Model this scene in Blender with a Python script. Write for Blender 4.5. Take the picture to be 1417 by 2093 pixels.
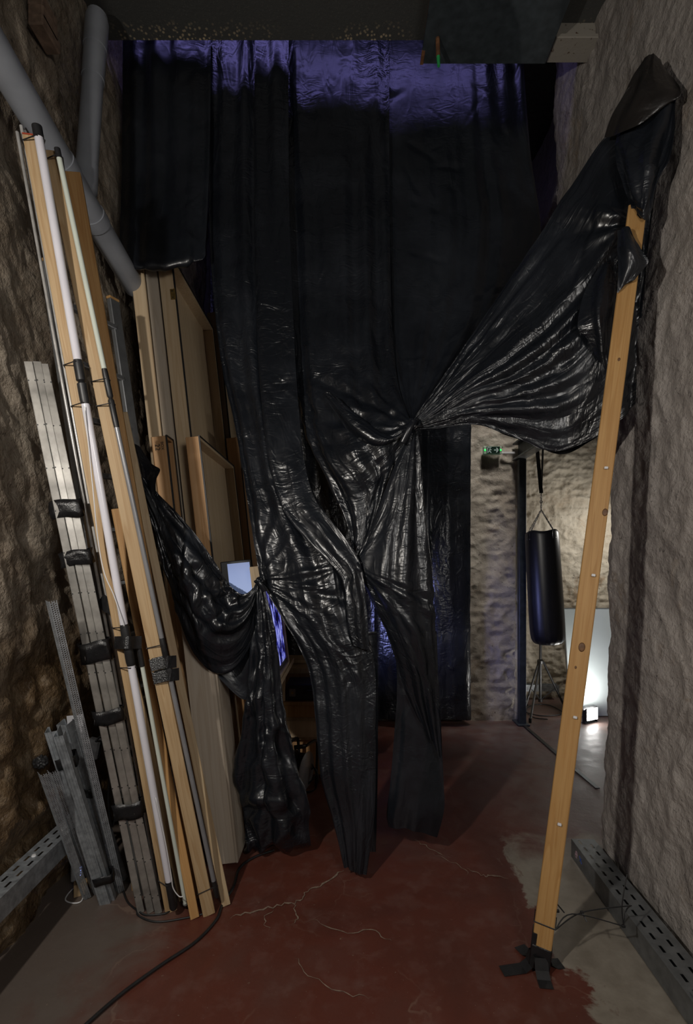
import bpy, bmesh, math, random
import numpy as np
from mathutils import Vector, Matrix, Quaternion

for o in list(bpy.data.objects):
    bpy.data.objects.remove(o, do_unlink=True)
S = bpy.context.scene
COL = S.collection
random.seed(4)

# ------------------------------------------------------------------ camera
FPX, CXP, HY, EYE = 988.4, 708.5, 1155.0, 1.5      # focal length in px, centre column, horizon row, eye height
cam_d = bpy.data.cameras.new('camera')
cam = bpy.data.objects.new('camera', cam_d); COL.objects.link(cam)
cam_d.sensor_fit = 'AUTO'; cam_d.sensor_width = 36.0; cam_d.lens = 17.0
cam_d.shift_y = (HY - 1046.5) / 2093.0
cam_d.clip_start = 0.02
cam.location = (0, 0, EYE); cam.rotation_euler = (math.pi / 2, 0, 0)
S.camera = cam

# ------------------------------------------------------------------ world, lights, exposure
W = bpy.data.worlds.new('world'); S.world = W; W.use_nodes = True
W.node_tree.nodes['Background'].inputs[0].default_value = (0.92, 0.96, 1.0, 1)
W.node_tree.nodes['Background'].inputs[1].default_value = 0.038
S.view_settings.view_transform = 'Standard'; S.view_settings.look = 'None'
S.view_settings.gamma = 1.0; S.view_settings.use_curve_mapping = False
S.view_settings.exposure = 0.0

def area_light(name, loc, target, size, power, color, shape='DISK', size_y=None, spread=math.pi):
    l = bpy.data.lights.new(name, 'AREA'); l.shape = shape; l.size = size
    if size_y: l.size_y = size_y
    l.energy = power; l.color = color; l.spread = spread
    o = bpy.data.objects.new(name, l); COL.objects.link(o); o.location = loc
    o.rotation_euler = (Vector(target) - Vector(loc)).to_track_quat('-Z', 'Y').to_euler()
    return o
# work lamp standing near the left wall, outside the frame; soft fill light added behind the camera
area_light('key_lamp', (-1.1, 0.1, 2.25), (0.35, 2.6, 1.1), 0.09, 31.0, (1.0, 0.94, 0.86))
area_light('front_fill', (0.85, -0.75, 2.2), (-0.2, 2.6, 1.4), 0.7, 20.0, (1.0, 0.96, 0.91))
# violet lamp in the gap between the beam and the curtain top
area_light('violet_lamp', (-0.1, 2.53, 4.79), (-0.1, 2.70, 4.45), 2.1, 2.6, (0.36, 0.32, 1.0), 'RECTANGLE', 0.03)
# light of the video installation behind the curtain
area_light('video_lamp', (-0.25, 3.55, 1.0), (0.95, 4.5, 0.8), 0.3, 2.8, (0.36, 0.4, 1.0), spread=math.radians(80))
# unseen light added at the right of the side room to rake its wall
area_light('side_room_fill', (3.05, 4.75, 2.0), (1.9, 5.45, 1.3), 0.2, 9.5, (1.0, 0.96, 0.89))

area_light('back_wall_fill', (1.5, 3.45, 4.9), (1.3, 4.65, 2.0), 0.6, 4.2, (1.0, 0.95, 0.88), spread=math.radians(38))  # added light, hidden by the right wall, brightens the back wall
# ------------------------------------------------------------------ helpers
def P(px, py, d):
    return Vector(((px - CXP) / FPX * d, d, EYE + (HY - py) / FPX * d))
def FL(px, py, z=0.0):                       # point on the floor seen at a pixel
    return P(px, py, (EYE - z) * FPX / (py - HY))
def PX(px, py, x):                           # point on the plane X = x seen at a pixel
    return P(px, py, x * FPX / (px - CXP))

def tag(o, label, cat, group=None, kind=None):
    o['label'] = label
    if cat: o['category'] = cat
    if group: o['group'] = group
    if kind: o['kind'] = kind
    return o
WM = {}
def thing(name, loc, label, cat, group=None):
    o = bpy.data.objects.new(name, None); COL.objects.link(o); o.location = loc
    o.empty_display_size = 0.05; WM[o.name] = Matrix.Translation(Vector(loc))
    return tag(o, label, cat, group)
def put(o, parent):
    COL.objects.link(o); WM[o.name] = o.matrix_basis.copy()
    if parent is not None:
        o.parent = parent; o.matrix_parent_inverse = WM[parent.name].inverted()
    return o
def mesh_obj(name, verts, faces, mat, parent=None, smooth=False, mtx=None):
    me = bpy.data.meshes.new(name); me.from_pydata([tuple(v) for v in verts], [], faces)
    me.materials.append(mat)
    if smooth: me.polygons.foreach_set('use_smooth', [True] * len(me.polygons))
    me.update()
    o = bpy.data.objects.new(name, me)
    if mtx is not None: o.matrix_basis = mtx
    return put(o, parent)
class MB:                                    # mesh collector
    def __init__(s): s.v = []; s.f = []
    def add(s, vs, fs):
        n = len(s.v); s.v += [tuple(v) for v in vs]; s.f += [tuple(i + n for i in f) for f in fs]; return s
    def box(s, x0, x1, y0, y1, z0, z1, c=0.0):
        if c <= 0:
            vs = [(x, y, z) for z in (z0, z1) for y in (y0, y1) for x in (x0, x1)]
            return s.add(vs, [(0, 2, 3, 1), (4, 5, 7, 6), (0, 1, 5, 4), (2, 6, 7, 3), (0, 4, 6, 2), (1, 3, 7, 5)])
        vs = []                              # chamfered box: 24 corners
        X = (x0, x1); Y = (y0, y1); Z = (z0, z1); idx = {}
        for i in (0, 1):
            for j in (0, 1):
                for k in (0, 1):
                    sx, sy, sz = (1 - 2 * i) * c, (1 - 2 * j) * c, (1 - 2 * k) * c
                    for a in range(3):
                        p = [X[i] + sx, Y[j] + sy, Z[k] + sz]
                        p[a] = (X, Y, Z)[a][(i, j, k)[a]]
                        idx[(i, j, k, a)] = len(vs); vs.append(p)
        fs = []
        for a in range(3):
            b, d = [(1, 2), (0, 2), (0, 1)][a]
            for s_ in (0, 1):
                q = []
                for (p_, r_) in ((0, 0), (1, 0), (1, 1), (0, 1)):
                    k = [0, 0, 0]; k[a] = s_; k[b] = p_; k[d] = r_; q.append(idx[(k[0], k[1], k[2], a)])
                fs.append(tuple(q))
        for a in range(3):                   # edges along axis a
            b, d = [(1, 2), (0, 2), (0, 1)][a]
            for p_ in (0, 1):
                for r_ in (0, 1):
                    k0 = [0, 0, 0]; k0[b] = p_; k0[d] = r_; k1 = list(k0); k1[a] = 1
                    fs.append((idx[tuple(k0) + (b,)], idx[tuple(k1) + (b,)], idx[tuple(k1) + (d,)], idx[tuple(k0) + (d,)]))
        for i in (0, 1):
            for j in (0, 1):
                for k in (0, 1): fs.append((idx[(i, j, k, 0)], idx[(i, j, k, 1)], idx[(i, j, k, 2)]))
        return s.add(vs, fs)
    def tube(s, pts, r, seg=8, closed=False):
        pts = [Vector(p) for p in pts]; n = len(pts); rings = []
        up = Vector((0, 0, 1)); vs = []
        for i, p in enumerate(pts):
            a = pts[(i - 1) % n] if (closed or i > 0) else p
            b = pts[(i + 1) % n] if (closed or i < n - 1) else p
            t = (b - a).normalized()
            u = up - t * up.dot(t)
            if u.length < 1e-3: u = Vector((1, 0, 0)) - t * t.x
            u.normalize(); w = t.cross(u); up = u
            rr = r[i] if isinstance(r, (list, tuple)) else r
            vs += [p + (u * math.cos(k * 2 * math.pi / seg) + w * math.sin(k * 2 * math.pi / seg)) * rr for k in range(seg)]
        fs = []
        for i in range(n if closed else n - 1):
            for k in range(seg):
                a, b = i * seg + k, i * seg + (k + 1) % seg
                c, d = ((i + 1) % n) * seg + (k + 1) % seg, ((i + 1) % n) * seg + k
                fs.append((a, b, c, d))
        if not closed: fs += [tuple(range(seg))[::-1], tuple(range((n - 1) * seg, n * seg))]
        return s.add(vs, fs)
    def ribbon(s, pts, w, t, up):            # flat band of width w, thickness t
        pts = [Vector(p) for p in pts]; n = len(pts); vs = []; up = Vector(up)
        for i, p in enumerate(pts):
            d = (pts[min(i + 1, n - 1)] - pts[max(i - 1, 0)]).normalized()
            side = d.cross(up).normalized(); nn = side.cross(d).normalized()
            vs += [p - side * w / 2, p + side * w / 2, p + side * w / 2 + nn * t, p - side * w / 2 + nn * t]
        fs = [(3, 2, 1, 0), tuple(4 * (n - 1) + k for k in range(4))]
        for i in range(n - 1):
            for k in range(4): fs.append((4 * i + k, 4 * i + (k + 1) % 4, 4 * i + 4 + (k + 1) % 4, 4 * i + 4 + k))
        return s.add(vs, fs)
    def lathe(s, prof, seg=24, cap=True):    # profile [(r,z)] about Z
        vs = [(r * math.cos(2 * math.pi * k / seg), r * math.sin(2 * math.pi * k / seg), z) for r, z in prof for k in range(seg)]
        fs = [(i * seg + k, i * seg + (k + 1) % seg, (i + 1) * seg + (k + 1) % seg, (i + 1) * seg + k) for i in range(len(prof) - 1) for k in range(seg)]
        if cap: fs += [tuple(range(seg))[::-1], tuple(range((len(prof) - 1) * seg, len(prof) * seg))]
        return s.add(vs, fs)
    def build(s, name, mat, parent=None, smooth=False, mtx=None):
        o = mesh_obj(name, s.v, s.f, mat, parent, smooth, mtx)
        if smooth == 'auto':
            for p in o.data.polygons: p.use_smooth = True
            o.data.set_sharp_from_angle(angle=math.radians(40))
        return o
def frame(a, b, ref=(1, 0, 0), twist=0.0):   # matrix: origin a, local z towards b, local x near ref
    a = Vector(a); z = (Vector(b) - a).normalized(); x = Vector(ref); x = (x - z * x.dot(z)).normalized()
    y = z.cross(x); m = Matrix((x, y, z)).transposed().to_4x4()
    return Matrix.Translation(a) @ m @ Matrix.Rotation(twist, 4, 'Z')
def smooth_path(pts, n=8):
    pts = [Vector(p) for p in pts]; out = []
    for i in range(len(pts) - 1):
        p0, p1, p2, p3 = pts[max(i - 1, 0)], pts[i], pts[i + 1], pts[min(i + 2, len(pts) - 1)]
        for k in range(n):
            t = k / n
            out.append(0.5 * ((2 * p1) + (p2 - p0) * t + (2 * p0 - 5 * p1 + 4 * p2 - p3) * t * t + (3 * p1 - p0 - 3 * p2 + p3) * t ** 3))
    return out + [pts[-1]]

# numpy value noise
def _h(ix, iy, iz, seed):
    with np.errstate(over='ignore'):
        n = (ix.astype(np.int64) * 374761393 + iy.astype(np.int64) * 668265263 + iz.astype(np.int64) * 2147483647 + seed * 1274126177) & 0xFFFFFFFF
        n = ((n ^ (n >> 13)) * 1274126177) & 0xFFFFFFFF
        n = ((n ^ (n >> 16)) * 2246822519) & 0xFFFFFFFF
    return ((n ^ (n >> 15)) & 0xFFFFFF) / float(0xFFFFFF)
def vn(x, y, z=0.0, seed=0):
    x = np.asarray(x, float); y = np.asarray(y, float); z = np.zeros_like(x) + z
    ix, iy, iz = np.floor(x).astype(int), np.floor(y).astype(int), np.floor(z).astype(int)
    f = [x - ix, y - iy, z - iz]; f = [t * t * (3 - 2 * t) for t in f]
    r = 0
    for a in (0, 1):
        for b in (0, 1):
            for c in (0, 1):
                w = (f[0] if a else 1 - f[0]) * (f[1] if b else 1 - f[1]) * (f[2] if c else 1 - f[2])
                r = r + w * _h(ix + a, iy + b, iz + c, seed)
    return r * 2 - 1
def fbm(x, y, oct=4, seed=0, gain=0.5, ridged=False):
    r = 0; a = 1.0; t = 0
    for k in range(oct):
        n = vn(x * 2 ** k, y * 2 ** k, 0.0, seed + 17 * k)
        r = r + a * ((1 - 2 * np.abs(n)) if ridged else n); t += a; a *= gain
    return r / t

# ------------------------------------------------------------------ materials
def newmat(name):
    m = bpy.data.materials.new(name); m.use_nodes = True; nt = m.node_tree
    return m, nt, nt.nodes['Principled BSDF']
def nd(nt, t, **kw):
    n = nt.nodes.new(t)
    for k, v in kw.items():
        if k in n.inputs: n.inputs[k].default_value = v
        else: setattr(n, k, v)
    return n
def ramp(nt, fac, stops, interp='LINEAR'):
    r = nt.nodes.new('ShaderNodeValToRGB'); r.color_ramp.interpolation = interp
    e = r.color_ramp.elements
    while len(e) < len(stops): e.new(0.5)
    for i, (p, c) in enumerate(stops):
        e[i].position = p; e[i].color = (c, c, c, 1) if isinstance(c, (int, float)) else tuple(c) + (1,)
    nt.links.new(fac, r.inputs[0]); return r.outputs[0]
def coords(nt, kind='Object', scale=(1, 1, 1)):
    tc = nt.nodes.new('ShaderNodeTexCoord'); mp = nt.nodes.new('ShaderNodeMapping')
    mp.inputs['Scale'].default_value = scale; nt.links.new(tc.outputs[kind], mp.inputs[0]); return mp.outputs[0]
def noise(nt, vec, scale, detail=4, rough=0.55, dist=0.0):
    n = nd(nt, 'ShaderNodeTexNoise', Scale=scale, Detail=detail, Roughness=rough, Distortion=dist)
    nt.links.new(vec, n.inputs['Vector']); return n.outputs['Fac']
def mixc(nt, fac, a, b, mode='MIX'):
    n = nt.nodes.new('ShaderNodeMix'); n.data_type = 'RGBA'; n.blend_type = mode
    if isinstance(fac, (int, float)): n.inputs[0].default_value = fac
    else: nt.links.new(fac, n.inputs[0])
    for i, c in ((6, a), (7, b)):
        if isinstance(c, tuple): n.inputs[i].default_value = c + (1,) if len(c) == 3 else c
        else: nt.links.new(c, n.inputs[i])
    return n.outputs[2]
def math_(nt, op, a, b=None, clamp=False):
    n = nt.nodes.new('ShaderNodeMath'); n.operation = op; n.use_clamp = clamp
    for i, c in ((0, a), (1, b)):
        if c is None: continue
        if isinstance(c, (int, float)): n.inputs[i].default_value = c
        else: nt.links.new(c, n.inputs[i])
    return n.outputs[0]
def bump(nt, b, height, strength, dist=0.01, prev=None):
    n = nd(nt, 'ShaderNodeBump', Strength=strength, Distance=dist); nt.links.new(height, n.inputs['Height'])
    if prev is not None: nt.links.new(prev, n.inputs['Normal'])
    nt.links.new(n.outputs[0], b.inputs['Normal']); return n.outputs[0]

def simple(name, color, rough=0.5, metal=0.0, var=0.25, scale=12.0, bmp=0.0, spec=0.5, emit=None):
    m, nt, b = newmat(name); v = coords(nt)
    n = noise(nt, v, scale)
    c = ramp(nt, n, [(0.3, tuple(x * (1 - var) for x in color)), (0.7, tuple(min(1, x * (1 + var)) for x in color))])
    nt.links.new(c, b.inputs['Base Color']); b.inputs['Roughness'].default_value = rough
    b.inputs['Metallic'].default_value = metal; b.inputs['Specular IOR Level'].default_value = spec
    if bmp: bump(nt, b, noise(nt, v, scale * 6), bmp, 0.003)
    if emit:
        b.inputs['Emission Color'].default_value = tuple(emit[:3]) + (1,); b.inputs['Emission Strength'].default_value = emit[3]
    return m
def wood(name, c0, c1, axis='Z', rough=0.55, ring=26.0, stretch=0.9, var=0.5):
    m, nt, b = newmat(name)
    sc = {'Z': (ring, ring, stretch), 'Y': (ring, stretch, ring), 'X': (stretch, ring, ring)}[axis]
    info = nt.nodes.new('ShaderNodeObjectInfo')
    tc = nt.nodes.new('ShaderNodeTexCoord'); ad = nt.nodes.new('ShaderNodeVectorMath'); ad.operation = 'ADD'
    cmb = nt.nodes.new('ShaderNodeCombineXYZ')
    for i in range(3): nt.links.new(math_(nt, 'MULTIPLY', info.outputs['Random'], 7.0 + i), cmb.inputs[i])
    nt.links.new(tc.outputs['Object'], ad.inputs[0]); nt.links.new(cmb.outputs[0], ad.inputs[1])
    mp = nt.nodes.new('ShaderNodeMapping'); mp.inputs['Scale'].default_value = sc; nt.links.new(ad.outputs[0], mp.inputs[0])
    g = noise(nt, mp.outputs[0], 1.0, 3, 0.5, 0.6)
    fine = noise(nt, mp.outputs[0], 7.0, 2, 0.6)
    rings = math_(nt, 'FRACT', math_(nt, 'MULTIPLY', g, 6.0))
    col = ramp(nt, rings, [(0.0, c0), (0.55, tuple((a + q) / 2 for a, q in zip(c0, c1))), (0.85, c1), (1.0, c0)])
    col = mixc(nt, math_(nt, 'MULTIPLY', fine, var), col, tuple(x * 0.55 for x in c1))
    tone = math_(nt, 'ADD', math_(nt, 'MULTIPLY', info.outputs['Random'], 0.35), 0.8)
    hs = nd(nt, 'ShaderNodeHueSaturation'); nt.links.new(col, hs.inputs['Color']); nt.links.new(tone, hs.inputs['Value'])
    nt.links.new(hs.outputs[0], b.inputs['Base Color']); b.inputs['Roughness'].default_value = rough
    b.inputs['Specular IOR Level'].default_value = 0.35
    bump(nt, b, fine, 0.15, 0.002)
    return m

M = {}
M['pine'] = wood('pine wood', (0.50, 0.36, 0.205), (0.40, 0.26, 0.13))
M['pine_orange'] = wood('varnished pine', (0.48, 0.285, 0.115), (0.38, 0.20, 0.07))
M['pine_pale'] = wood('pale spruce', (0.50, 0.385, 0.24), (0.41, 0.29, 0.165))
M['post_wood'] = wood('orange post wood', (0.56, 0.33, 0.125), (0.46, 0.245, 0.08))
M['ply'] = wood('pale plywood', (0.60, 0.47, 0.31), (0.52, 0.38, 0.23), ring=18, stretch=0.5, var=0.15)
M['ply_warm'] = wood('warm plywood', (0.50, 0.30, 0.15), (0.42, 0.23, 0.10), ring=18, stretch=0.6, var=0.2)
M['ply_white'] = wood('bleached plywood', (0.56, 0.49, 0.40), (0.49, 0.41, 0.32), ring=16, stretch=0.5, var=0.12)
M['steel'] = simple('dark painted steel', (0.05, 0.062, 0.070), 0.45, 0.3, 0.3, 20, 0.1)
M['galv'] = simple('galvanised steel', (0.34, 0.365, 0.39), 0.42, 0.55, 0.3, 40, 0.05)
M['profile'] = simple('bright profile steel', (0.30, 0.285, 0.26), 0.32, 0.55, 0.35, 14, 0.06)
M['tray'] = simple('grey cable tray steel', (0.20, 0.21, 0.215), 0.5, 0.6, 0.25, 18, 0.05)
M['rod'] = simple('steel rod', (0.50, 0.49, 0.47), 0.3, 0.25, 0.2, 30)
M['pvc'] = simple('grey pvc', (0.25, 0.265, 0.295), 0.4, 0, 0.10, 9, 0.05)
M['tube_white'] = simple('white fluorescent tube', (0.62, 0.61, 0.66), 0.16, 0, 0.05, 6)
M['tube_green'] = simple('milky green tube', (0.50, 0.54, 0.48), 0.2, 0, 0.06, 6)
M['tube_grey'] = simple('grey tube', (0.20, 0.20, 0.21), 0.28, 0.2, 0.12, 9)
M['black'] = simple('black rubber', (0.012, 0.012, 0.013), 0.45, 0, 0.3, 30)
M['tape'] = simple('glossy black tape', (0.009, 0.009, 0.010), 0.24, 0, 0.3, 30, 0.5)
M['gaffer'] = simple('matt black gaffer tape', (0.010, 0.010, 0.011), 0.55, 0, 0.3, 40, 0.15)
M['alu'] = simple('brushed aluminium', (0.30, 0.31, 0.32), 0.4, 0.8, 0.15, 20)
M['white'] = simple('white plastic', (0.62, 0.62, 0.63), 0.45, 0, 0.06, 8)
M['leather'] = simple('black leatherette', (0.011, 0.012, 0.016), 0.34, 0, 0.2, 30, 0.12)
M['chain'] = simple('chain steel', (0.22, 0.22, 0.22), 0.35, 0.9, 0.2, 40)
M['brass'] = simple('brass', (0.45, 0.30, 0.10), 0.35, 0.9, 0.2, 40)
M['navy'] = simple('navy case top', (0.02, 0.024, 0.075), 0.5, 0, 0.2, 30)
M['case'] = simple('black case', (0.010, 0.010, 0.012), 0.4, 0, 0.2, 30)
M['brick'] = simple('pale brick', (0.20, 0.135, 0.095), 0.8, 0, 0.35, 25, 0.5)
M['rust'] = simple('rust', (0.16, 0.07, 0.03), 0.8, 0, 0.5, 40, 0.3)
M['green'] = simple('green plastic', (0.03, 0.36, 0.10), 0.4, 0, 0.1, 20)
M['board'] = simple('pale grey board', (0.50, 0.56, 0.57), 0.4, 0, 0.04, 4)
M['lamp'] = simple('lamp face', (1, 1, 1), 0.5, emit=(1.0, 0.98, 0.95, 26.0))
M['led'] = simple('green led', (0.0, 0.5, 0.1), 0.4, emit=(0.02, 1.0, 0.12, 1.4))
M['led_blue'] = simple('blue led', (0.2, 0.3, 0.9), 0.4, emit=(0.3, 0.4, 1.0, 2.0))
M['sign'] = simple('dark green sign face', (0.004, 0.020, 0.013), 0.35, 0, 0.1, 8)
M['sign_white'] = simple('sign pictogram', (0.3, 0.36, 0.34), 0.4, 0, 0.05, 8, emit=(0.6, 0.75, 0.7, 0.10))
M['sign_body'] = simple('sign translucent body', (0.30, 0.38, 0.30), 0.35, 0, 0.08, 8, emit=(0.25, 0.5, 0.3, 0.05))
M['black_edge'] = simple('black edge paint', (0.008, 0.008, 0.009), 0.5, 0, 0.2, 30)
M['print'] = simple('black print', (0.02, 0.015, 0.012), 0.7, 0, 0.1, 30)
M['pink'] = simple('pink marker', (0.55, 0.36, 0.42), 0.6, 0, 0.1, 30)
M['blue_mark'] = simple('blue marker', (0.03, 0.09, 0.38), 0.6, 0, 0.1, 30)
M['paper'] = simple('paper', (0.5, 0.5, 0.53), 0.6, 0, 0.05, 8)

def plastic_mat(name, rough=0.27, tint=(0.0064, 0.0078, 0.0108), crinkle=1.1):
    m, nt, b = newmat(name)
    uv = coords(nt, 'UV', (1, 1, 1))
    # film with fine cross creases, larger crumple patches and faint dust
    warp = noise(nt, uv, 5.0, 2)
    mp = nt.nodes.new('ShaderNodeMapping'); mp.inputs['Scale'].default_value = (11, 26, 1); nt.links.new(uv, mp.inputs[0])
    c1 = noise(nt, mp.outputs[0], 1.0, 1, 0.5, 1.0)
    r1 = math_(nt, 'ABSOLUTE', math_(nt, 'SUBTRACT', c1, 0.5))
    c2 = noise(nt, uv, 60.0, 3, 0.6, 0.5)
    patch = ramp(nt, noise(nt, uv, 3.2, 2), [(0.38, 0.12), (0.62, 1.0)])
    h = math_(nt, 'MULTIPLY', math_(nt, 'ADD', math_(nt, 'MULTIPLY', r1, 0.55), math_(nt, 'MULTIPLY', c2, 0.10)), patch)
    mp3 = nt.nodes.new('ShaderNodeMapping'); mp3.inputs['Scale'].default_value = (13, 5, 1); mp3.inputs['Rotation'].default_value = (0, 0, 0.5)
    nt.links.new(uv, mp3.inputs[0])
    fold = math_(nt, 'ABSOLUTE', math_(nt, 'SUBTRACT', noise(nt, mp3.outputs[0], 1.0, 2, 0.5, 0.8), 0.5))
    h = math_(nt, 'ADD', h, math_(nt, 'MULTIPLY', fold, 0.85))
    bump(nt, b, h, 0.62 * crinkle, 0.02)
    dust = ramp(nt, noise(nt, uv, 2.3, 5, 0.65), [(0.45, 0.0), (0.75, 1.0)])
    col = mixc(nt, dust, tint, tuple(x * 2.0 + 0.002 for x in tint))
    nt.links.new(col, b.inputs['Base Color'])
    nt.links.new(ramp(nt, dust, [(0, rough), (1, rough + 0.13)]), b.inputs['Roughness'])
    b.inputs['Specular IOR Level'].default_value = 0.62
    return m
M['plastic'] = plastic_mat('black plastic film')
M['plastic_soft'] = plastic_mat('black plastic film, smoother', 0.30, (0.0066, 0.0082, 0.0115), 0.5)
M['plastic_warm'] = plastic_mat('black plastic film, brownish', 0.30, (0.0115, 0.0098, 0.0090), 0.8)

def wall_mat(name, light, mid, dark, stain, rough=0.7, gloss=0.0, scale=1.0, low=None, bs=0.55):
    m, nt, b = newmat(name); v = coords(nt)
    n1 = noise(nt, v, 1.6 * scale, 6, 0.6, 0.4); n2 = noise(nt, v, 11 * scale, 6, 0.62); n3 = noise(nt, v, 55 * scale, 4, 0.6)
    col = ramp(nt, n1, [(0.30, dark), (0.48, mid), (0.68, light)])
    col = mixc(nt, ramp(nt, n2, [(0.42, 0.0), (0.66, 0.55)]), col, light)
    st = noise(nt, v, 2.7 * scale, 5, 0.7, 0.8)
    col = mixc(nt, ramp(nt, st, [(0.58, 0.0), (0.70, 0.8)]), col, stain)
    pit = ramp(nt, noise(nt, v, 26 * scale, 3, 0.7), [(0.28, 1.0), (0.36, 0.0)])
    col = mixc(nt, math_(nt, 'MULTIPLY', pit, 0.7), col, tuple(x * 0.25 for x in dark))
    if low:                                   # bare earthy rubble on the lower courses
        sp = nt.nodes.new('ShaderNodeSeparateXYZ'); nt.links.new(v, sp.inputs[0])
        hgt = math_(nt, 'ADD', sp.outputs['Z'], math_(nt, 'MULTIPLY', math_(nt, 'SUBTRACT', n1, 0.5), low[1]))
        mr = nd(nt, 'ShaderNodeMapRange'); mr.clamp = True
        nt.links.new(hgt, mr.inputs[0]); mr.inputs[1].default_value = low[0] + 0.25; mr.inputs[2].default_value = low[0] - 0.25
        rub = ramp(nt, noise(nt, v, 8, 5, 0.65), [(0.3, (0.045, 0.026, 0.013)), (0.52, (0.13, 0.085, 0.045)), (0.72, (0.26, 0.20, 0.135))])
        col = mixc(nt, mr.outputs[0], col, rub)
    nt.links.new(col, b.inputs['Base Color'])
    if gloss: nt.links.new(ramp(nt, st, [(0.35, rough - gloss), (0.6, rough)]), b.inputs['Roughness'])
    else: b.inputs['Roughness'].default_value = rough
    b.inputs['Specular IOR Level'].default_value = 0.4
    p = bump(nt, b, n3, bs * 0.6, 0.008)
    bump(nt, b, n2, bs, 0.03, p)
    return m
M['wall_left'] = wall_mat('rough brown plaster', (0.33, 0.285, 0.23), (0.21, 0.17, 0.128), (0.12, 0.09, 0.064), (0.11, 0.075, 0.048), 0.44, 0.20, low=(1.0, 1.2), bs=1.0)
M['wall_right'] = wall_mat('rough grey plaster', (0.40, 0.365, 0.335), (0.315, 0.285, 0.262), (0.235, 0.21, 0.19), (0.22, 0.165, 0.115), 0.72, bs=0.9)
M['wall_back'] = wall_mat('limewashed stone', (0.40, 0.36, 0.305), (0.29, 0.25, 0.205), (0.20, 0.155, 0.11), (0.16, 0.105, 0.06), 0.8)
M['wall_side'] = wall_mat('side room stone', (0.52, 0.475, 0.395), (0.40, 0.35, 0.275), (0.26, 0.20, 0.135), (0.22, 0.14, 0.07), 0.7, scale=1.1)
M['ceiling'] = simple('dark painted ceiling', (0.020, 0.021, 0.021), 0.55, 0, 0.5, 30, 0.3)

def slab_mat():
    m, nt, b = newmat('black slab with pale pitting'); v = coords(nt)
    n = noise(nt, v, 60, 3, 0.6); vo = nd(nt, 'ShaderNodeTexVoronoi', Scale=75.0); nt.links.new(v, vo.inputs['Vector'])
    vo2 = nd(nt, 'ShaderNodeTexVoronoi', Scale=48.0); nt.links.new(v, vo2.inputs['Vector'])
    sp = nt.nodes.new('ShaderNodeSeparateXYZ'); nt.links.new(v, sp.inputs[0])
    edge = nd(nt, 'ShaderNodeMapRange'); edge.clamp = True; nt.links.new(math_(nt, 'ADD', sp.outputs['Y'], math_(nt, 'MULTIPLY', noise(nt, v, 3.0), 0.12)), edge.inputs[0])
    edge.inputs[1].default_value = 2.60; edge.inputs[2].default_value = 2.72
    xr = ramp(nt, noise(nt, coords(nt, 'Object', (1, 0.1, 1)), 2.2, 2), [(0.42, 0.0), (0.55, 1.0)])
    spots = ramp(nt, vo2.outputs['Distance'], [(0.22, 1.0), (0.38, 0.0)])
    few = ramp(nt, vo.outputs['Distance'], [(0.10, 0.35), (0.2, 0.0)])
    c = mixc(nt, few, (0.060, 0.061, 0.058), (0.20, 0.19, 0.16))
    c = mixc(nt, math_(nt, 'MULTIPLY', spots, math_(nt, 'MULTIPLY', edge.outputs[0], xr)), c, (0.55, 0.44, 0.28))
    nt.links.new(c, b.inputs['Base Color']); b.inputs['Roughness'].default_value = 0.55
    bump(nt, b, n, 0.35, 0.006); return m
M['slab'] = slab_mat()
def white_rust():
    m, nt, b = newmat('white painted steel with rust'); v = coords(nt)
    n = noise(nt, v, 34, 4, 0.65)
    c = mixc(nt, ramp(nt, n, [(0.62, 0.0), (0.66, 1.0)]), (0.30, 0.275, 0.235), (0.075, 0.035, 0.015))
    nt.links.new(c, b.inputs['Base Color']); b.inputs['Roughness'].default_value = 0.6
    bump(nt, b, n, 0.3, 0.004); return m
M['white_rust'] = white_rust()

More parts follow.
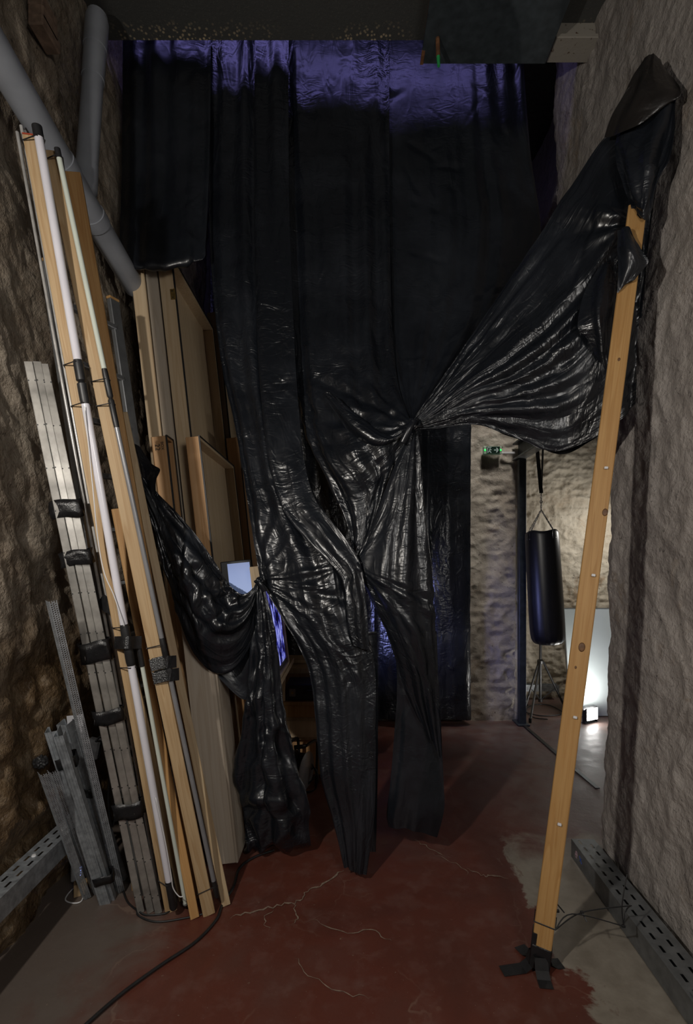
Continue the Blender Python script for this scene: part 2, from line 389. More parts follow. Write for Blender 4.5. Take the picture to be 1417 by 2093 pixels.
def floor_mat():
    m, nt, b = newmat('worn red painted concrete'); v = coords(nt)
    n1 = noise(nt, v, 1.1, 6, 0.62, 0.3); n2 = noise(nt, v, 9, 6, 0.65); n3 = noise(nt, v, 70, 3, 0.6)
    col = ramp(nt, n1, [(0.30, (0.072, 0.026, 0.019)), (0.50, (0.108, 0.031, 0.020)), (0.68, (0.098, 0.046, 0.036))])
    col = mixc(nt, ramp(nt, n2, [(0.50, 0.0), (0.75, 0.45)]), col, (0.155, 0.09, 0.075))
    sp = nt.nodes.new('ShaderNodeSeparateXYZ'); nt.links.new(v, sp.inputs[0])
    wob = math_(nt, 'MULTIPLY', math_(nt, 'SUBTRACT', noise(nt, v, 3.2, 6, 0.62, 0.5), 0.5), 0.55)
    # bare concrete along the right wall
    ln = math_(nt, 'ADD', math_(nt, 'ADD', sp.outputs['X'], math_(nt, 'MULTIPLY', sp.outputs['Y'], 0.03)), wob)
    bare = ramp(nt, ln, [(0.885, 0.0), (0.91, 1.0)])
    near = ramp(nt, math_(nt, 'ADD', math_(nt, 'MULTIPLY', sp.outputs['Y'], 0.2), math_(nt, 'MULTIPLY', wob, 0.25)), [(0.505, 1.0), (0.535, 0.0)])
    bare = math_(nt, 'MULTIPLY', bare, near)
    conc = ramp(nt, n2, [(0.3, (0.17, 0.145, 0.115)), (0.7, (0.275, 0.245, 0.20))])
    col = mixc(nt, bare, col, conc)
    # grey wear: towards the left wall and far right of the doorway
    wl = ramp(nt, math_(nt, 'ADD', math_(nt, 'MULTIPLY', sp.outputs['X'], -1.0), math_(nt, 'MULTIPLY', wob, 1.6)), [(0.70, 0.0), (1.25, 0.85)])
    col = mixc(nt, wl, col, (0.115, 0.10, 0.085))
    wr = ramp(nt, math_(nt, 'ADD', math_(nt, 'MULTIPLY', math_(nt, 'ADD', sp.outputs['X'], math_(nt, 'MULTIPLY', sp.outputs['Y'], 0.35)), 0.3), math_(nt, 'MULTIPLY', wob, 0.5)), [(0.52, 0.0), (0.85, 0.75)])
    wr = math_(nt, 'MULTIPLY', wr, ramp(nt, n2, [(0.3, 0.3), (0.6, 1.0)]))
    col = mixc(nt, wr, col, (0.15, 0.125, 0.112))
    chips = ramp(nt, noise(nt, v, 24, 3, 0.7), [(0.70, 0.0), (0.74, 1.0)])
    col = mixc(nt, math_(nt, 'MULTIPLY', chips, 0.6), col, (0.22, 0.17, 0.13))
    specks = nd(nt, 'ShaderNodeTexVoronoi', Scale=40.0); nt.links.new(v, specks.inputs['Vector'])
    col = mixc(nt, ramp(nt, specks.outputs['Distance'], [(0.035, 0.5), (0.06, 0.0)]), col, (0.34, 0.29, 0.24))
    # hairline cracks
    wv = nt.nodes.new('ShaderNodeVectorMath'); wv.operation = 'ADD'
    nz = nd(nt, 'ShaderNodeTexNoise', Scale=4.0, Detail=4.0); nt.links.new(v, nz.inputs['Vector'])
    sc = nt.nodes.new('ShaderNodeVectorMath'); sc.operation = 'SCALE'; sc.inputs['Scale'].default_value = 0.35
    nt.links.new(nz.outputs['Color'], sc.inputs[0]); nt.links.new(v, wv.inputs[0]); nt.links.new(sc.outputs[0], wv.inputs[1])
    vc = nd(nt, 'ShaderNodeTexVoronoi', Scale=2.1); vc.feature = 'DISTANCE_TO_EDGE'; nt.links.new(wv.outputs[0], vc.inputs['Vector'])
    cr = ramp(nt, vc.outputs['Distance'], [(0.004, 1.0), (0.012, 0.0)])
    cr = math_(nt, 'MULTIPLY', cr, ramp(nt, noise(nt, v, 1.7, 3), [(0.52, 0.0), (0.64, 0.28)]))
    col = mixc(nt, cr, col, (0.27, 0.20, 0.15))
    nt.links.new(col, b.inputs['Base Color'])
    nt.links.new(ramp(nt, n2, [(0.3, 0.36), (0.7, 0.58)]), b.inputs['Roughness'])
    b.inputs['Specular IOR Level'].default_value = 0.42
    p = bump(nt, b, n3, 0.12, 0.003); bump(nt, b, noise(nt, v, 5, 5, 0.6), 0.14, 0.03, p)
    return m
M['floor'] = floor_mat()

def screen_mat(name, kind):
    m, nt, b = newmat(name); v = coords(nt, 'UV')
    sp = nt.nodes.new('ShaderNodeSeparateXYZ'); nt.links.new(v, sp.inputs[0])
    if kind == 'sky':                         # pale sky over a dark mountain slope
        n = noise(nt, coords(nt, 'UV', (1, 1, 1)), 14, 5, 0.7)
        ridge = math_(nt, 'ADD', math_(nt, 'ADD', math_(nt, 'MULTIPLY', sp.outputs['X'], 0.42), sp.outputs['Y']), math_(nt, 'MULTIPLY', n, 0.10))
        mk = ramp(nt, ridge, [(0.585, 1.0), (0.60, 0.0)])
        sky = ramp(nt, sp.outputs['Y'], [(0.0, (0.55, 0.66, 1.0)), (0.7, (0.42, 0.52, 0.86)), (1.0, (0.34, 0.42, 0.72))])
        c = mixc(nt, mk, sky, mixc(nt, n, (0.01, 0.02, 0.05), (0.14, 0.19, 0.34)))
        st = 0.62
    else:                                     # violet-white streaks on black
        n = noise(nt, coords(nt, 'UV', (7, 2.2, 1)), 2.2, 6, 0.72, 0.6)
        c = ramp(nt, n, [(0.47, (0.0, 0.0, 0.012)), (0.53, (0.04, 0.04, 0.42)), (0.62, (0.5, 0.55, 1.0))])
        st = 1.0
    nt.links.new(c, b.inputs['Emission Color']); b.inputs['Emission Strength'].default_value = st
    b.inputs['Base Color'].default_value = (0.01, 0.01, 0.012, 1); b.inputs['Roughness'].default_value = 0.2
    return m
M['screen_sky'] = screen_mat('tablet picture', 'sky')
M['screen_noise'] = screen_mat('television picture', 'noise')

# ------------------------------------------------------------------ the setting
def grid_mesh(name, V, mat, parent=None, flip=False, smooth=True, uv=None):
    nv, nu = V.shape[:2]; idx = np.arange(nv * nu).reshape(nv, nu)
    q = np.stack([idx[:-1, :-1], idx[:-1, 1:], idx[1:, 1:], idx[1:, :-1]], -1).reshape(-1, 4)
    if flip: q = q[:, ::-1]
    me = bpy.data.meshes.new(name)
    me.vertices.add(nv * nu); me.vertices.foreach_set('co', V.reshape(-1).astype(np.float32))
    me.loops.add(q.size); me.loops.foreach_set('vertex_index', q.reshape(-1).astype(np.int32))
    me.polygons.add(len(q)); me.polygons.foreach_set('loop_start', np.arange(0, q.size, 4, dtype=np.int32))
    me.polygons.foreach_set('loop_total', np.full(len(q), 4, dtype=np.int32))
    me.polygons.foreach_set('use_smooth', np.full(len(q), smooth, dtype=bool))
    me.materials.append(mat); me.update(calc_edges=True); me.validate()
    if uv is not None:
        l = me.uv_layers.new(name='uv'); l.data.foreach_set('uv', uv.reshape(-1, 2)[q.reshape(-1)].reshape(-1).astype(np.float32))
    o = bpy.data.objects.new(name, me); return put(o, parent)
def structure(o, label):
    o['kind'] = 'structure'; o['label'] = label; return o

# floor: one slab with a slight waviness
yy, xx = np.meshgrid(np.linspace(-2.5, 5.6, 160), np.linspace(-1.7, 3.4, 100), indexing='ij')
zz = 0.004 * fbm(xx * 2.2, yy * 2.2, 4, 3)
zz = np.minimum(zz, 0.002) - 0.002
floor = grid_mesh('floor', np.stack([xx, yy, zz], -1), M['floor'], flip=False)
structure(floor, 'worn red painted concrete floor with cracks')

# left wall
ys = np.linspace(-2.5, 4.8, 420); zs = np.linspace(-0.02, 5.3, 330)
zz, yy = np.meshgrid(zs, ys, indexing='ij')
lowm = np.clip((1.5 - zz) / 0.9, 0, 1)
d = 0.045 * fbm(yy * 1.3, zz * 1.3, 3, 5) + 0.028 * fbm(yy * 5, zz * 4, 4, 9) + lowm * 0.055 * fbm(yy * 4.5, zz * 5.5, 4, 21, ridged=True)
rip = fbm(yy * 9 + zz * 3, zz * 5, 3, 33, ridged=True)
d += 0.020 * rip * (1 - 0.5 * lowm) + 0.007 * fbm(yy * 22 + zz * 9, zz * 15, 3, 35, ridged=True)
wl = grid_mesh('wall_left', np.stack([np.clip(-1.36 + d, -1.45, -1.285), yy, zz], -1), M['wall_left'], flip=True)
structure(wl, 'rough brown plastered stone wall on the left')
# right wall with a jagged end that reaches further back above head height
zs = np.linspace(-0.02, 5.3, 380)
t = np.linspace(0, 1, 420)
zz, tt = np.meshgrid(zs, t, indexing='ij')
yend = 2.53 + 0.6 * np.clip((zz - 2.35) / 1.3, 0, 1) ** 1.1 + 0.035 * fbm(zz * 3.5, zz * 0 + 1.7, 4, 12) + 0.012 * fbm(zz * 17, zz * 0 + 4.1, 2, 14)
s = tt * 1.16
front = np.clip(s, 0, 1); back = np.clip(s - 1, 0, 0.16) / 0.16
yy = -2.5 + (yend + 2.5) * front
yy = yy + 0.03 * np.sin(back * math.pi * 0.5)
edge_round = np.exp(-((1 - front) * (yend + 2.5) / 0.045)) * 0.045 * (1 - back)
xx = 1.325 + edge_round + back * 0.5
amp = 1 - 0.6 * back
d = (0.03 * fbm(yy * 1.1, zz * 0.8, 3, 41) + 0.010 * fbm(yy * 5, zz * 4, 4, 43) + 0.012 * fbm(yy * 9 + 2 * fbm(yy * 2, zz * 2, 2, 46), zz * 6, 4, 44, ridged=True) + 0.004 * fbm(yy * 30, zz * 22, 2, 45, ridged=True)) * amp
xx = np.where(back > 0, xx - d * 0.5, np.clip(xx - d, 1.285, 1.45))
wr = grid_mesh('wall_right', np.stack([xx, yy, zz], -1), M['wall_right'], flip=False)
structure(wr, 'rough grey plastered wall on the right with a ragged end')
# the wall above the steel lintel, behind it
zz, yy = np.meshgrid(np.linspace(2.66, 5.3, 80), np.linspace(2.4, 4.72, 80), indexing='ij')
wu = grid_mesh('wall_lintel', np.stack([1.70 - 0.04 * fbm(yy * 3, zz * 3, 4, 51), yy, zz], -1), M['wall_right'])
structure(wu, 'shaded plaster above the steel lintel')
# back wall with shallow stone courses
def courses(xx, zz, seed, ch=0.31, cw=0.46):
    row = np.floor(zz / ch); off = _h(row, row * 0, row * 0, seed) * cw
    cx_ = np.mod(xx + off, cw) / cw; cz_ = np.mod(zz, ch) / ch
    ex = np.minimum(cx_, 1 - cx_) * cw; ez = np.minimum(cz_, 1 - cz_) * ch
    e = np.minimum(ex, ez)
    return np.clip(e / 0.022, 0, 1) ** 0.6
zz, xx = np.meshgrid(np.linspace(-0.02, 5.3, 330), np.linspace(-1.7, 1.63, 220), indexing='ij')
j = courses(xx + 0.02 * fbm(xx * 4, zz * 4, 2, 61), zz + 0.02 * fbm(xx * 3, zz * 3, 2, 62), 7)
d = 0.007 * j * np.clip(0.5 + 1.5 * fbm(xx * 1.5, zz * 1.5, 2, 65), 0, 1) + 0.022 * fbm(xx * 3, zz * 3, 4, 63) + 0.018 * fbm(xx * 9, zz * 11, 4, 64, ridged=True)
wb = grid_mesh('wall_back', np.stack([xx, 4.68 - d, zz], -1), M['wall_back'])
structure(wb, 'limewashed stone wall at the back')
# side room
zz, xx = np.meshgrid(np.linspace(-0.02, 3.0, 240), np.linspace(1.3, 3.4, 180), indexing='ij')
j = courses(xx, zz, 11, 0.27, 0.5)
d = 0.006 * j + 0.03 * fbm(xx * 4, zz * 6, 4, 71) + 0.022 * fbm(xx * 10, zz * 13, 4, 72, ridged=True)
wsd = grid_mesh('wall_side', np.stack([xx, 5.48 - d, zz], -1), M['wall_side'])
structure(wsd, 'uneven yellowish stone wall of the side room')
MBs = MB().box(1.63, 1.68, 4.68, 5.5, 0, 3.0); structure(MBs.build('wall_jamb', M['wall_side']), 'stone jamb behind the steel post')
MBs = MB().box(3.3, 3.36, 2.5, 5.5, 0, 3.0); structure(MBs.build('wall_side_end', M['wall_side']), 'far end wall of the side room')
MBs = MB().box(1.84, 3.36, 2.5, 2.56, 0, 3.0); structure(MBs.build('wall_side_near', M['wall_side']), 'near wall of the side room')
MBs = MB().box(1.66, 3.36, 2.5, 5.5, 2.95, 3.0); structure(MBs.build('ceiling_side', M['ceiling']), 'dark ceiling of the side room')
# ceilings
slab = MB().box(-1.45, 1.45, -2.5, 2.65, 4.37, 4.55, 0.006).build('ceiling', M['slab'])
structure(slab, 'black underside of the ceiling slab with pale pitting')
MBs = MB().box(-1.6, 1.8, 2.6, 4.75, 5.2, 5.3); structure(MBs.build('ceiling_back', M['ceiling']), 'dark upper ceiling over the back bay')
# bricks exposed in the upper left wall
for (px, py, w, h) in ((86, 25, .11, .05), (87, 49, .11, .055), (90, 70, .13, .05)):
    c = PX(px, py, -1.30)
    b_ = MB().box(-0.03, 0.035, -w / 2, w / 2, -h / 2, h / 2, 0.006).build('brick', M['brick'], wl, mtx=Matrix.Translation(c))
# metal inspection plate below the slab
pl = thing('ceiling_plate', (0.75, 2.4, 4.3), 'dark metal plate bolted under the ceiling slab', 'metal plate')
MB().box(0.405, 1.09, 1.4, 2.65, 4.245, 4.262, 0.003).build('plate', M['steel'], pl)
MB().box(0.42, 0.46, 1.5, 2.6, 4.262, 4.372).build('hanger', M['rust'], pl)
MB().box(1.02, 1.06, 1.5, 2.6, 4.262, 4.372).build('hanger', M['rust'], pl)
MB().tube([(0.475, 2.52, 4.25), (0.478, 2.52, 4.15)], 0.011, 10).build('bolt', M['rust'], pl, 'auto')
MB().tube([(0.478, 2.52, 4.155), (0.481, 2.52, 4.10)], [0.010, 0.008], 10).build('bolt_cap', M['green'], pl, 'auto')['label'] = 'green plastic tip on the rusty bolt'
MB().box(0.403, 0.42, 2.58, 2.652, 4.243, 4.25).build('rust_corner', M['rust'], pl)
# stub of an I-beam set in the right wall
st = thing('steel_beam_stub', (1.2, 2.55, 4.3), 'white painted rusty steel beam end set in the right wall', 'steel beam')
MB().box(1.10, 1.40, 2.53, 2.66, 4.262, 4.284, 0.003).build('lower_flange', M['white_rust'], st)
MB().box(1.10, 1.40, 2.53, 2.66, 4.50, 4.52, 0.003).build('upper_flange', M['white_rust'], st)
MB().box(1.102, 1.40, 2.56, 2.58, 4.284, 4.50, 0.002).build('web', M['white_rust'], st)

# ------------------------------------------------------------------ black plastic drapes
def crom(a, n, per=None):
    """Catmull-Rom through points a (k,3 or k,nu,3) resampled to n by cumulative length."""
    a = np.asarray(a, float); k = len(a)
    if k == 2: 
        t = np.linspace(0, 1, n).reshape((-1,) + (1,) * (a.ndim - 1)); return a[0] * (1 - t) + a[1] * t
    seg = np.linalg.norm(np.diff(a, axis=0), axis=-1)
    if seg.ndim > 1: seg = seg.mean(axis=1)
    seg = np.maximum(seg, 1e-4); cum = np.concatenate([[0], np.cumsum(seg)])
    q = np.linspace(0, cum[-1], n); i = np.clip(np.searchsorted(cum, q, 'right') - 1, 0, k - 2)
    t = ((q - cum[i]) / seg[i]).reshape((-1,) + (1,) * (a.ndim - 1))
    p0, p1, p2, p3 = a[np.maximum(i - 1, 0)], a[i], a[i + 1], a[np.minimum(i + 2, k - 1)]
    m1 = (p2 - p0) * 0.5; m2 = (p3 - p1) * 0.5
    lim = np.linalg.norm(p2 - p1, axis=-1, keepdims=True) * 1.2
    for m in (m1, m2):
        L = np.linalg.norm(m, axis=-1, keepdims=True) + 1e-9; m *= np.minimum(1, lim / L)
    return (2 * t**3 - 3 * t**2 + 1) * p1 + (t**3 - 2 * t**2 + t) * m1 + (-2 * t**3 + 3 * t**2) * p2 + (t**3 - t**2) * m2
def box_blur(a, r):
    for ax in (0, 1):
        if a.shape[ax] < 3: continue
        rr = min(r, a.shape[ax] - 1)
        p = np.concatenate([np.repeat(a.take([0], ax), rr, ax), a, np.repeat(a.take([-1], ax), rr, ax)], ax)
        c = np.cumsum(p, ax); z = np.zeros_like(c.take([0], ax)); c = np.concatenate([z, c], ax)
        n = a.shape[ax]; w = 2 * rr + 1
        a = (c.take(range(w, w + n), ax) - c.take(range(0, n), ax)) / w
    return a
def sheet(name, rows, parent, mat='plastic', sp=0.0085, eu=0.10, ev=0.02, pleats=6, pamp=0.016, crump=0.006, iters=120,
          seed=1, pins=('top',), kb=0.024, hold=0.25, rad=9, label=None, depth=None, sway=0.6, pin_amp=0.3, cre=0.6, camp=1.0, cspread=0.7, cw=1.0, cband=None, rays=()):
    """A film sheet: rows of (px, py, depth) give the hang of the film; pleats and a relaxation with excess film give the wrinkles."""
    R = [[P(*p) for p in r] for r in rows]
    wid = max(sum((r[i + 1] - r[i]).length for i in range(len(r) - 1)) for r in R)
    nu = int(max(16, min(150, wid * (1 + eu) / sp)))
    net = np.array([crom(np.array([tuple(p) for p in r]), nu) for r in R])
    ln = np.linalg.norm(np.diff(net, axis=0), axis=-1).mean(axis=1).sum()
    nv = int(max(16, min(460, ln / sp)))
    T = crom(net, nv)
    rng = np.random.default_rng(seed)
    # normals
    du = np.gradient(T, axis=1); dv = np.gradient(T, axis=0); N = np.cross(du, dv); N /= np.linalg.norm(N, axis=-1, keepdims=True) + 1e-9
    N = box_blur(N, 6); N /= np.linalg.norm(N, axis=-1, keepdims=True) + 1e-9
    u = np.linspace(0, 1, nu)[None, :] + np.zeros((nv, 1)); v = np.linspace(0, 1, nv)[:, None] + np.zeros((1, nu))
    width = np.linalg.norm(np.diff(T, axis=1), axis=-1).sum(axis=1, keepdims=True)
    wm = width / width.max()
    # long folds: an irregular accordion across the sheet, its crease lines wandering slowly along the length
    uu = u + 0.05 * sway * vn(v * 3, u * 2, 0, seed + 3)
    nk = max(3, int(pleats * 2)); kn = np.sort(np.concatenate([[0, 1], rng.random(nk) * 0.96 + 0.02]))
    disp = 0
    for k in range(3):
        hts = rng.uniform(-1, 1, len(kn)) * pamp * 1.25
        kk = kn + np.concatenate([[0], rng.uniform(-.02, .02, len(kn) - 2), [0]])
        wk = np.clip(1 - np.abs(v * 2 - k), 0, 1); wk = wk * wk * (3 - 2 * wk)
        disp = disp + wk * np.interp(uu, np.sort(kk), hts)
    disp = disp * (0.25 + 0.75 * np.clip(wm * 1.2, 0, 1))
    # creases: short straight ridges, mostly along the length, some across
    ux, vx = u * wid, v * ln; cre_d = np.zeros_like(u)
    for k in range(int(cre * wid * ln * 65)):
        cu, cv = rng.random() * wid, rng.random() * ln
        an = rng.normal(0, cspread) if rng.random() < 0.65 else rng.uniform(-1.57, 1.57)
        L_ = rng.uniform(0.03, 0.20); w_ = rng.uniform(0.010, 0.040) * cw; a_ = rng.choice((-1, 1)) * w_ * rng.uniform(0.04, 0.20) * camp
        ca, sa = math.cos(an), math.sin(an)
        d_ = (ux - cu) * ca - (vx - cv) * sa; t_ = (ux - cu) * sa + (vx - cv) * ca
        if cband: a_ *= 0.15 + 0.85 * (cband[0] < cv / ln < cband[1])
        cre_d = cre_d + a_ * np.clip(1 - np.abs(d_) / w_, 0, 1) * np.clip(1.6 * (1 - np.abs(t_) / L_), 0, 1)
    # tension folds radiating from the knots
    pxx = CXP + T[..., 0] / T[..., 1] * FPX; pyy = HY - (T[..., 2] - EYE) / T[..., 1] * FPX
    for (kx, ky, a0, a1, n, ln_px) in rays:
        for i in range(n):
            an = math.radians(a0 + (a1 - a0) * (i + rng.uniform(.15, .85)) / n); le_ = ln_px * rng.uniform(.55, 1.15)
            rx, ry = pxx - kx, pyy - ky; t_ = (rx * math.cos(an) + ry * math.sin(an)) / le_; d_ = (-rx * math.sin(an) + ry * math.cos(an))
            wpx = (2.0 + 0.55 * le_ * abs(math.radians(a1 - a0)) / n * np.clip(t_, 0, 1)) * rng.uniform(.6, 1.1)
            prof = np.clip(1 - np.abs(d_) / wpx, 0, 1); win = np.clip(t_ * 12, 0, 1) * np.clip(2.2 * (1 - t_), 0, 1)
            cre_d = cre_d + (1 if i % 2 else -1) * rng.uniform(.25, 1.0) * 0.5 * np.minimum(wpx * 0.0026, .035) * prof * win
    disp = disp + crump * fbm(ux * 6, vx * 5, 3, seed + 50)
    X = T + N * disp[..., None]
    X0 = X.copy()
    # relaxation with excess film
    hu = np.linalg.norm(np.diff(T, axis=1), axis=-1) ; hv = np.linalg.norm(np.diff(T, axis=0), axis=-1)
    eus = eu * (1 + 0.9 * (1 - wm)); hu = hu * (1 + eus * (0.6 + 0.8 * np.clip(0.5 + fbm(u[:, 1:] * wid * 5, v[:, 1:] * ln * 2.2, 2, seed + 70), 0, 1)))
    hv = hv * (1 + ev * (0.3 + 1.4 * np.clip(0.5 + 1.2 * fbm(u[1:] * wid * 3, v[1:] * ln * 3, 2, seed + 71), 0, 1)))
    D1 = np.linalg.norm(X[1:, 1:] - X[:-1, :-1], axis=-1) * (1 + 0.5 * (ev + eu)); D2 = np.linalg.norm(X[1:, :-1] - X[:-1, 1:], axis=-1) * (1 + 0.5 * (ev + eu))
    hu = np.maximum(hu, 0.0015)
    Tb = box_blur(T, rad)
    def con(a, b, L, k):
        d_ = b - a; l = np.linalg.norm(d_, axis=-1) + 1e-9
        return d_ * ((1 - L / l) * k)[..., None]
    for it in range(iters):
        C = np.zeros_like(X)
        c = con(X[:, :-1], X[:, 1:], hu, 0.22); C[:, :-1] += c; C[:, 1:] -= c
        c = con(X[:-1], X[1:], hv, 0.22); C[:-1] += c; C[1:] -= c
        c = con(X[:-1, :-1], X[1:, 1:], D1, 0.06); C[:-1, :-1] += c; C[1:, 1:] -= c
        c = con(X[:-1, 1:], X[1:, :-1], D2, 0.06); C[:-1, 1:] += c; C[1:, :-1] -= c
        cl = np.linalg.norm(C, axis=-1, keepdims=True); C *= np.minimum(1, 0.004 / (cl + 1e-9))
        X = X + C
        L1 = np.zeros_like(X); L1[:, 1:-1] += X[:, 2:] + X[:, :-2] - 2 * X[:, 1:-1]; L1[1:-1] += X[2:] + X[:-2] - 2 * X[1:-1]
        B = np.zeros_like(X); B[:, 1:-1] += L1[:, 2:] + L1[:, :-2] - 2 * L1[:, 1:-1]; B[1:-1] += L1[2:] + L1[:-2] - 2 * L1[1:-1]
        X = X - kb * B
        if it % 3 == 0: X = X + hold * (Tb - box_blur(X, rad))
        E = (X0 - T) * pin_amp + T
        if 'top' in pins: X[0] = E[0]
        if 'bot' in pins: X[-1] = E[-1]
        if 'left' in pins: X[:, 0] = 0.5 * X[:, 0] + 0.5 * T[:, 0]
        if 'right' in pins: X[:, -1] = 0.5 * X[:, -1] + 0.5 * T[:, -1]
    # sharp creases pressed into the relaxed film
    du = np.gradient(X, axis=1); dv = np.gradient(X, axis=0); N = np.cross(du, dv); N /= np.linalg.norm(N, axis=-1, keepdims=True) + 1e-9
    N = box_blur(N, 2); N /= np.linalg.norm(N, axis=-1, keepdims=True) + 1e-9
    X = X + N * (cre_d * (0.3 + 0.7 * np.clip(wm * 1.3, 0, 1)))[..., None]
    X[..., 2] = np.maximum(X[..., 2], 0.006 + 0.004 * u)
    X[..., 0] = np.clip(X[..., 0], -1.27, 1.275)
    uv = np.stack([u * wid, v * ln], -1) + rng.random(2) * 7
    o = grid_mesh(name, X, M[mat], parent, uv=uv)
    sub = o.modifiers.new('smooth', 'SUBSURF'); sub.levels = 1; sub.render_levels = 1
    if label: o['label'] = label
    return o

drape = thing('plastic_drape', (0.0, 2.5, 0.0), 'torn black plastic sheet knotted and pulled to the leaning post', 'plastic sheet')
K1, K2, K3 = (530, 1186), (846, 868), (727, 1154)
# left sheet: hangs from the beam, caught in the first knot, ends in the middle tail
sheet('left_panel', [
    [(424, 50, 2.80), (505, 50, 2.80), (588, 50, 2.80)],
    [(426, 300, 2.79), (505, 300, 2.77), (586, 300, 2.78)],
    [(431, 540, 2.77), (510, 540, 2.73), (592, 540, 2.74)],
    [(452, 740, 2.72), (525, 740, 2.67), (602, 740, 2.68)],
    [(478, 860, 2.67), (545, 860, 2.60), (611, 860, 2.62)],
    [(498, 970, 2.60), (560, 970, 2.52), (626, 970, 2.55)],
    [(514, 1080, 2.52), (590, 1075, 2.45), (682, 1075, 2.48)],
    [(528, 1165, 2.46), (620, 1150, 2.39), (724, 1130, 2.42)],
    [(534, 1192, 2.44), (625, 1195, 2.36), (733, 1168, 2.40)],
    [(548, 1215, 2.43), (640, 1245, 2.34), (742, 1225, 2.38)],
    [(575, 1262, 2.41), (665, 1295, 2.33), (748, 1285, 2.36)],
    [(612, 1325, 2.39), (690, 1338, 2.33), (760, 1325, 2.35)],
    [(634, 1385, 2.38), (700, 1390, 2.33), (768, 1385, 2.35)],
    [(645, 1480, 2.36), (705, 1485, 2.32), (768, 1480, 2.34)],
    [(655, 1590, 2.34), (715, 1590, 2.30), (768, 1590, 2.33)],
    [(680, 1680, 2.33), (725, 1685, 2.29), (764, 1680, 2.32)],
    [(702, 1770, 2.31), (730, 1785, 2.27), (750, 1788, 2.28)]],
    drape, 'plastic', eu=0.014, ev=0.013, pleats=4, pamp=0.019, crump=0.008, camp=1.5, cre=1.0, cband=(0.42, 0.85), seed=11, rays=[(530, 1186, -12, 58, 9, 230), (530, 1186, -100, -50, 5, 260), (727, 1154, 140, 215, 4, 190), (727, 1154, 40, 130, 4, 150)], iters=75)
# narrower strip in front of it: drops beside the first panel and runs as a band into the third knot
sheet('band', [
    [(520, 50, 2.765), (555, 50, 2.753), (590, 50, 2.765)],
    [(521, 400, 2.74), (556, 400, 2.728), (591, 400, 2.73)],
    [(526, 700, 2.66), (565, 700, 2.648), (602, 700, 2.65)],
    [(537, 850, 2.575), (576, 850, 2.563), (612, 850, 2.57)],
    [(551, 950, 2.51), (590, 948, 2.498), (622, 940, 2.51)],
    [(578, 1040, 2.45), (610, 1030, 2.438), (643, 1018, 2.44)],
    [(632, 1110, 2.39), (658, 1092, 2.378), (684, 1072, 2.38)],
    [(692, 1172, 2.34), (710, 1155, 2.328), (730, 1136, 2.34)],
    [(706, 1220, 2.32), (726, 1215, 2.308), (746, 1200, 2.32)],
    [(712, 1280, 2.31), (734, 1285, 2.298), (752, 1275, 2.31)],
    [(722, 1318, 2.31), (738, 1325, 2.298), (756, 1330, 2.31)]],
    drape, 'plastic', eu=0.012, ev=0.012, pleats=2.5, pamp=0.012, crump=0.005, camp=1.3, cre=0.8, cband=(0.3, 0.9), seed=17, rays=[(727, 1154, 60, 120, 4, 150)], iters=70)
# darker layer of the middle tail behind it
sheet('middle_tail_back', [
    [(690, 1300, 2.42), (770, 1290, 2.42)], [(690, 1400, 2.42), (772, 1400, 2.42)], [(700, 1550, 2.41), (772, 1550, 2.40)],
    [(720, 1680, 2.40), (770, 1680, 2.40)], [(735, 1738, 2.40), (768, 1742, 2.40)]], drape, 'plastic_soft', pleats=2, seed=12, iters=30)
# centre sheet: drops, swags across to the second knot, then down to the third
sheet('centre_panel', [
    [(576, 50, 2.84), (680, 50, 2.84), (796, 50, 2.84)],
    [(580, 300, 2.83), (680, 300, 2.80), (796, 300, 2.82)],
    [(586, 500, 2.80), (685, 500, 2.76), (798, 500, 2.78)],
    [(594, 660, 2.76), (695, 660, 2.70), (802, 660, 2.72)],
    [(602, 770, 2.72), (700, 770, 2.62), (812, 770, 2.62)],
    [(612, 840, 2.68), (700, 850, 2.55), (830, 835, 2.52)],
    [(628, 905, 2.64), (705, 915, 2.48), (838, 858, 2.46)],
    [(652, 950, 2.60), (722, 965, 2.45), (842, 870, 2.44)],
    [(676, 1000, 2.57), (740, 1010, 2.47), (838, 895, 2.46)],
    [(701, 1060, 2.54), (745, 1060, 2.48), (805, 980, 2.48)],
    [(717, 1115, 2.50), (738, 1115, 2.46), (768, 1075, 2.46)],
    [(722, 1145, 2.46), (728, 1150, 2.44), (738, 1140, 2.44)]],
    drape, 'plastic', eu=0.020, ev=0.022, pleats=5, pamp=0.018, crump=0.008, camp=1.5, cre=1.0, cw=1.5, cband=(0.66, 0.9), seed=23, rays=[(846, 868, 150, 250, 10, 300), (727, 1154, -125, -60, 4, 160)], iters=75)
# bunched swag roll in front of the centre sheet
sheet('swag', [
    [(660, 805, 2.56), (672, 800, 2.53), (690, 815, 2.52)],
    [(690, 850, 2.52), (712, 845, 2.46), (735, 850, 2.48)],
    [(722, 895, 2.48), (748, 875, 2.42), (770, 880, 2.46)],
    [(765, 915, 2.46), (790, 900, 2.40), (806, 895, 2.44)],
    [(815, 890, 2.44), (830, 885, 2.40), (838, 878, 2.42)]],
    drape, 'plastic', eu=0.036, ev=0.025, pleats=3, pamp=0.012, crump=0.006, seed=27, iters=45)
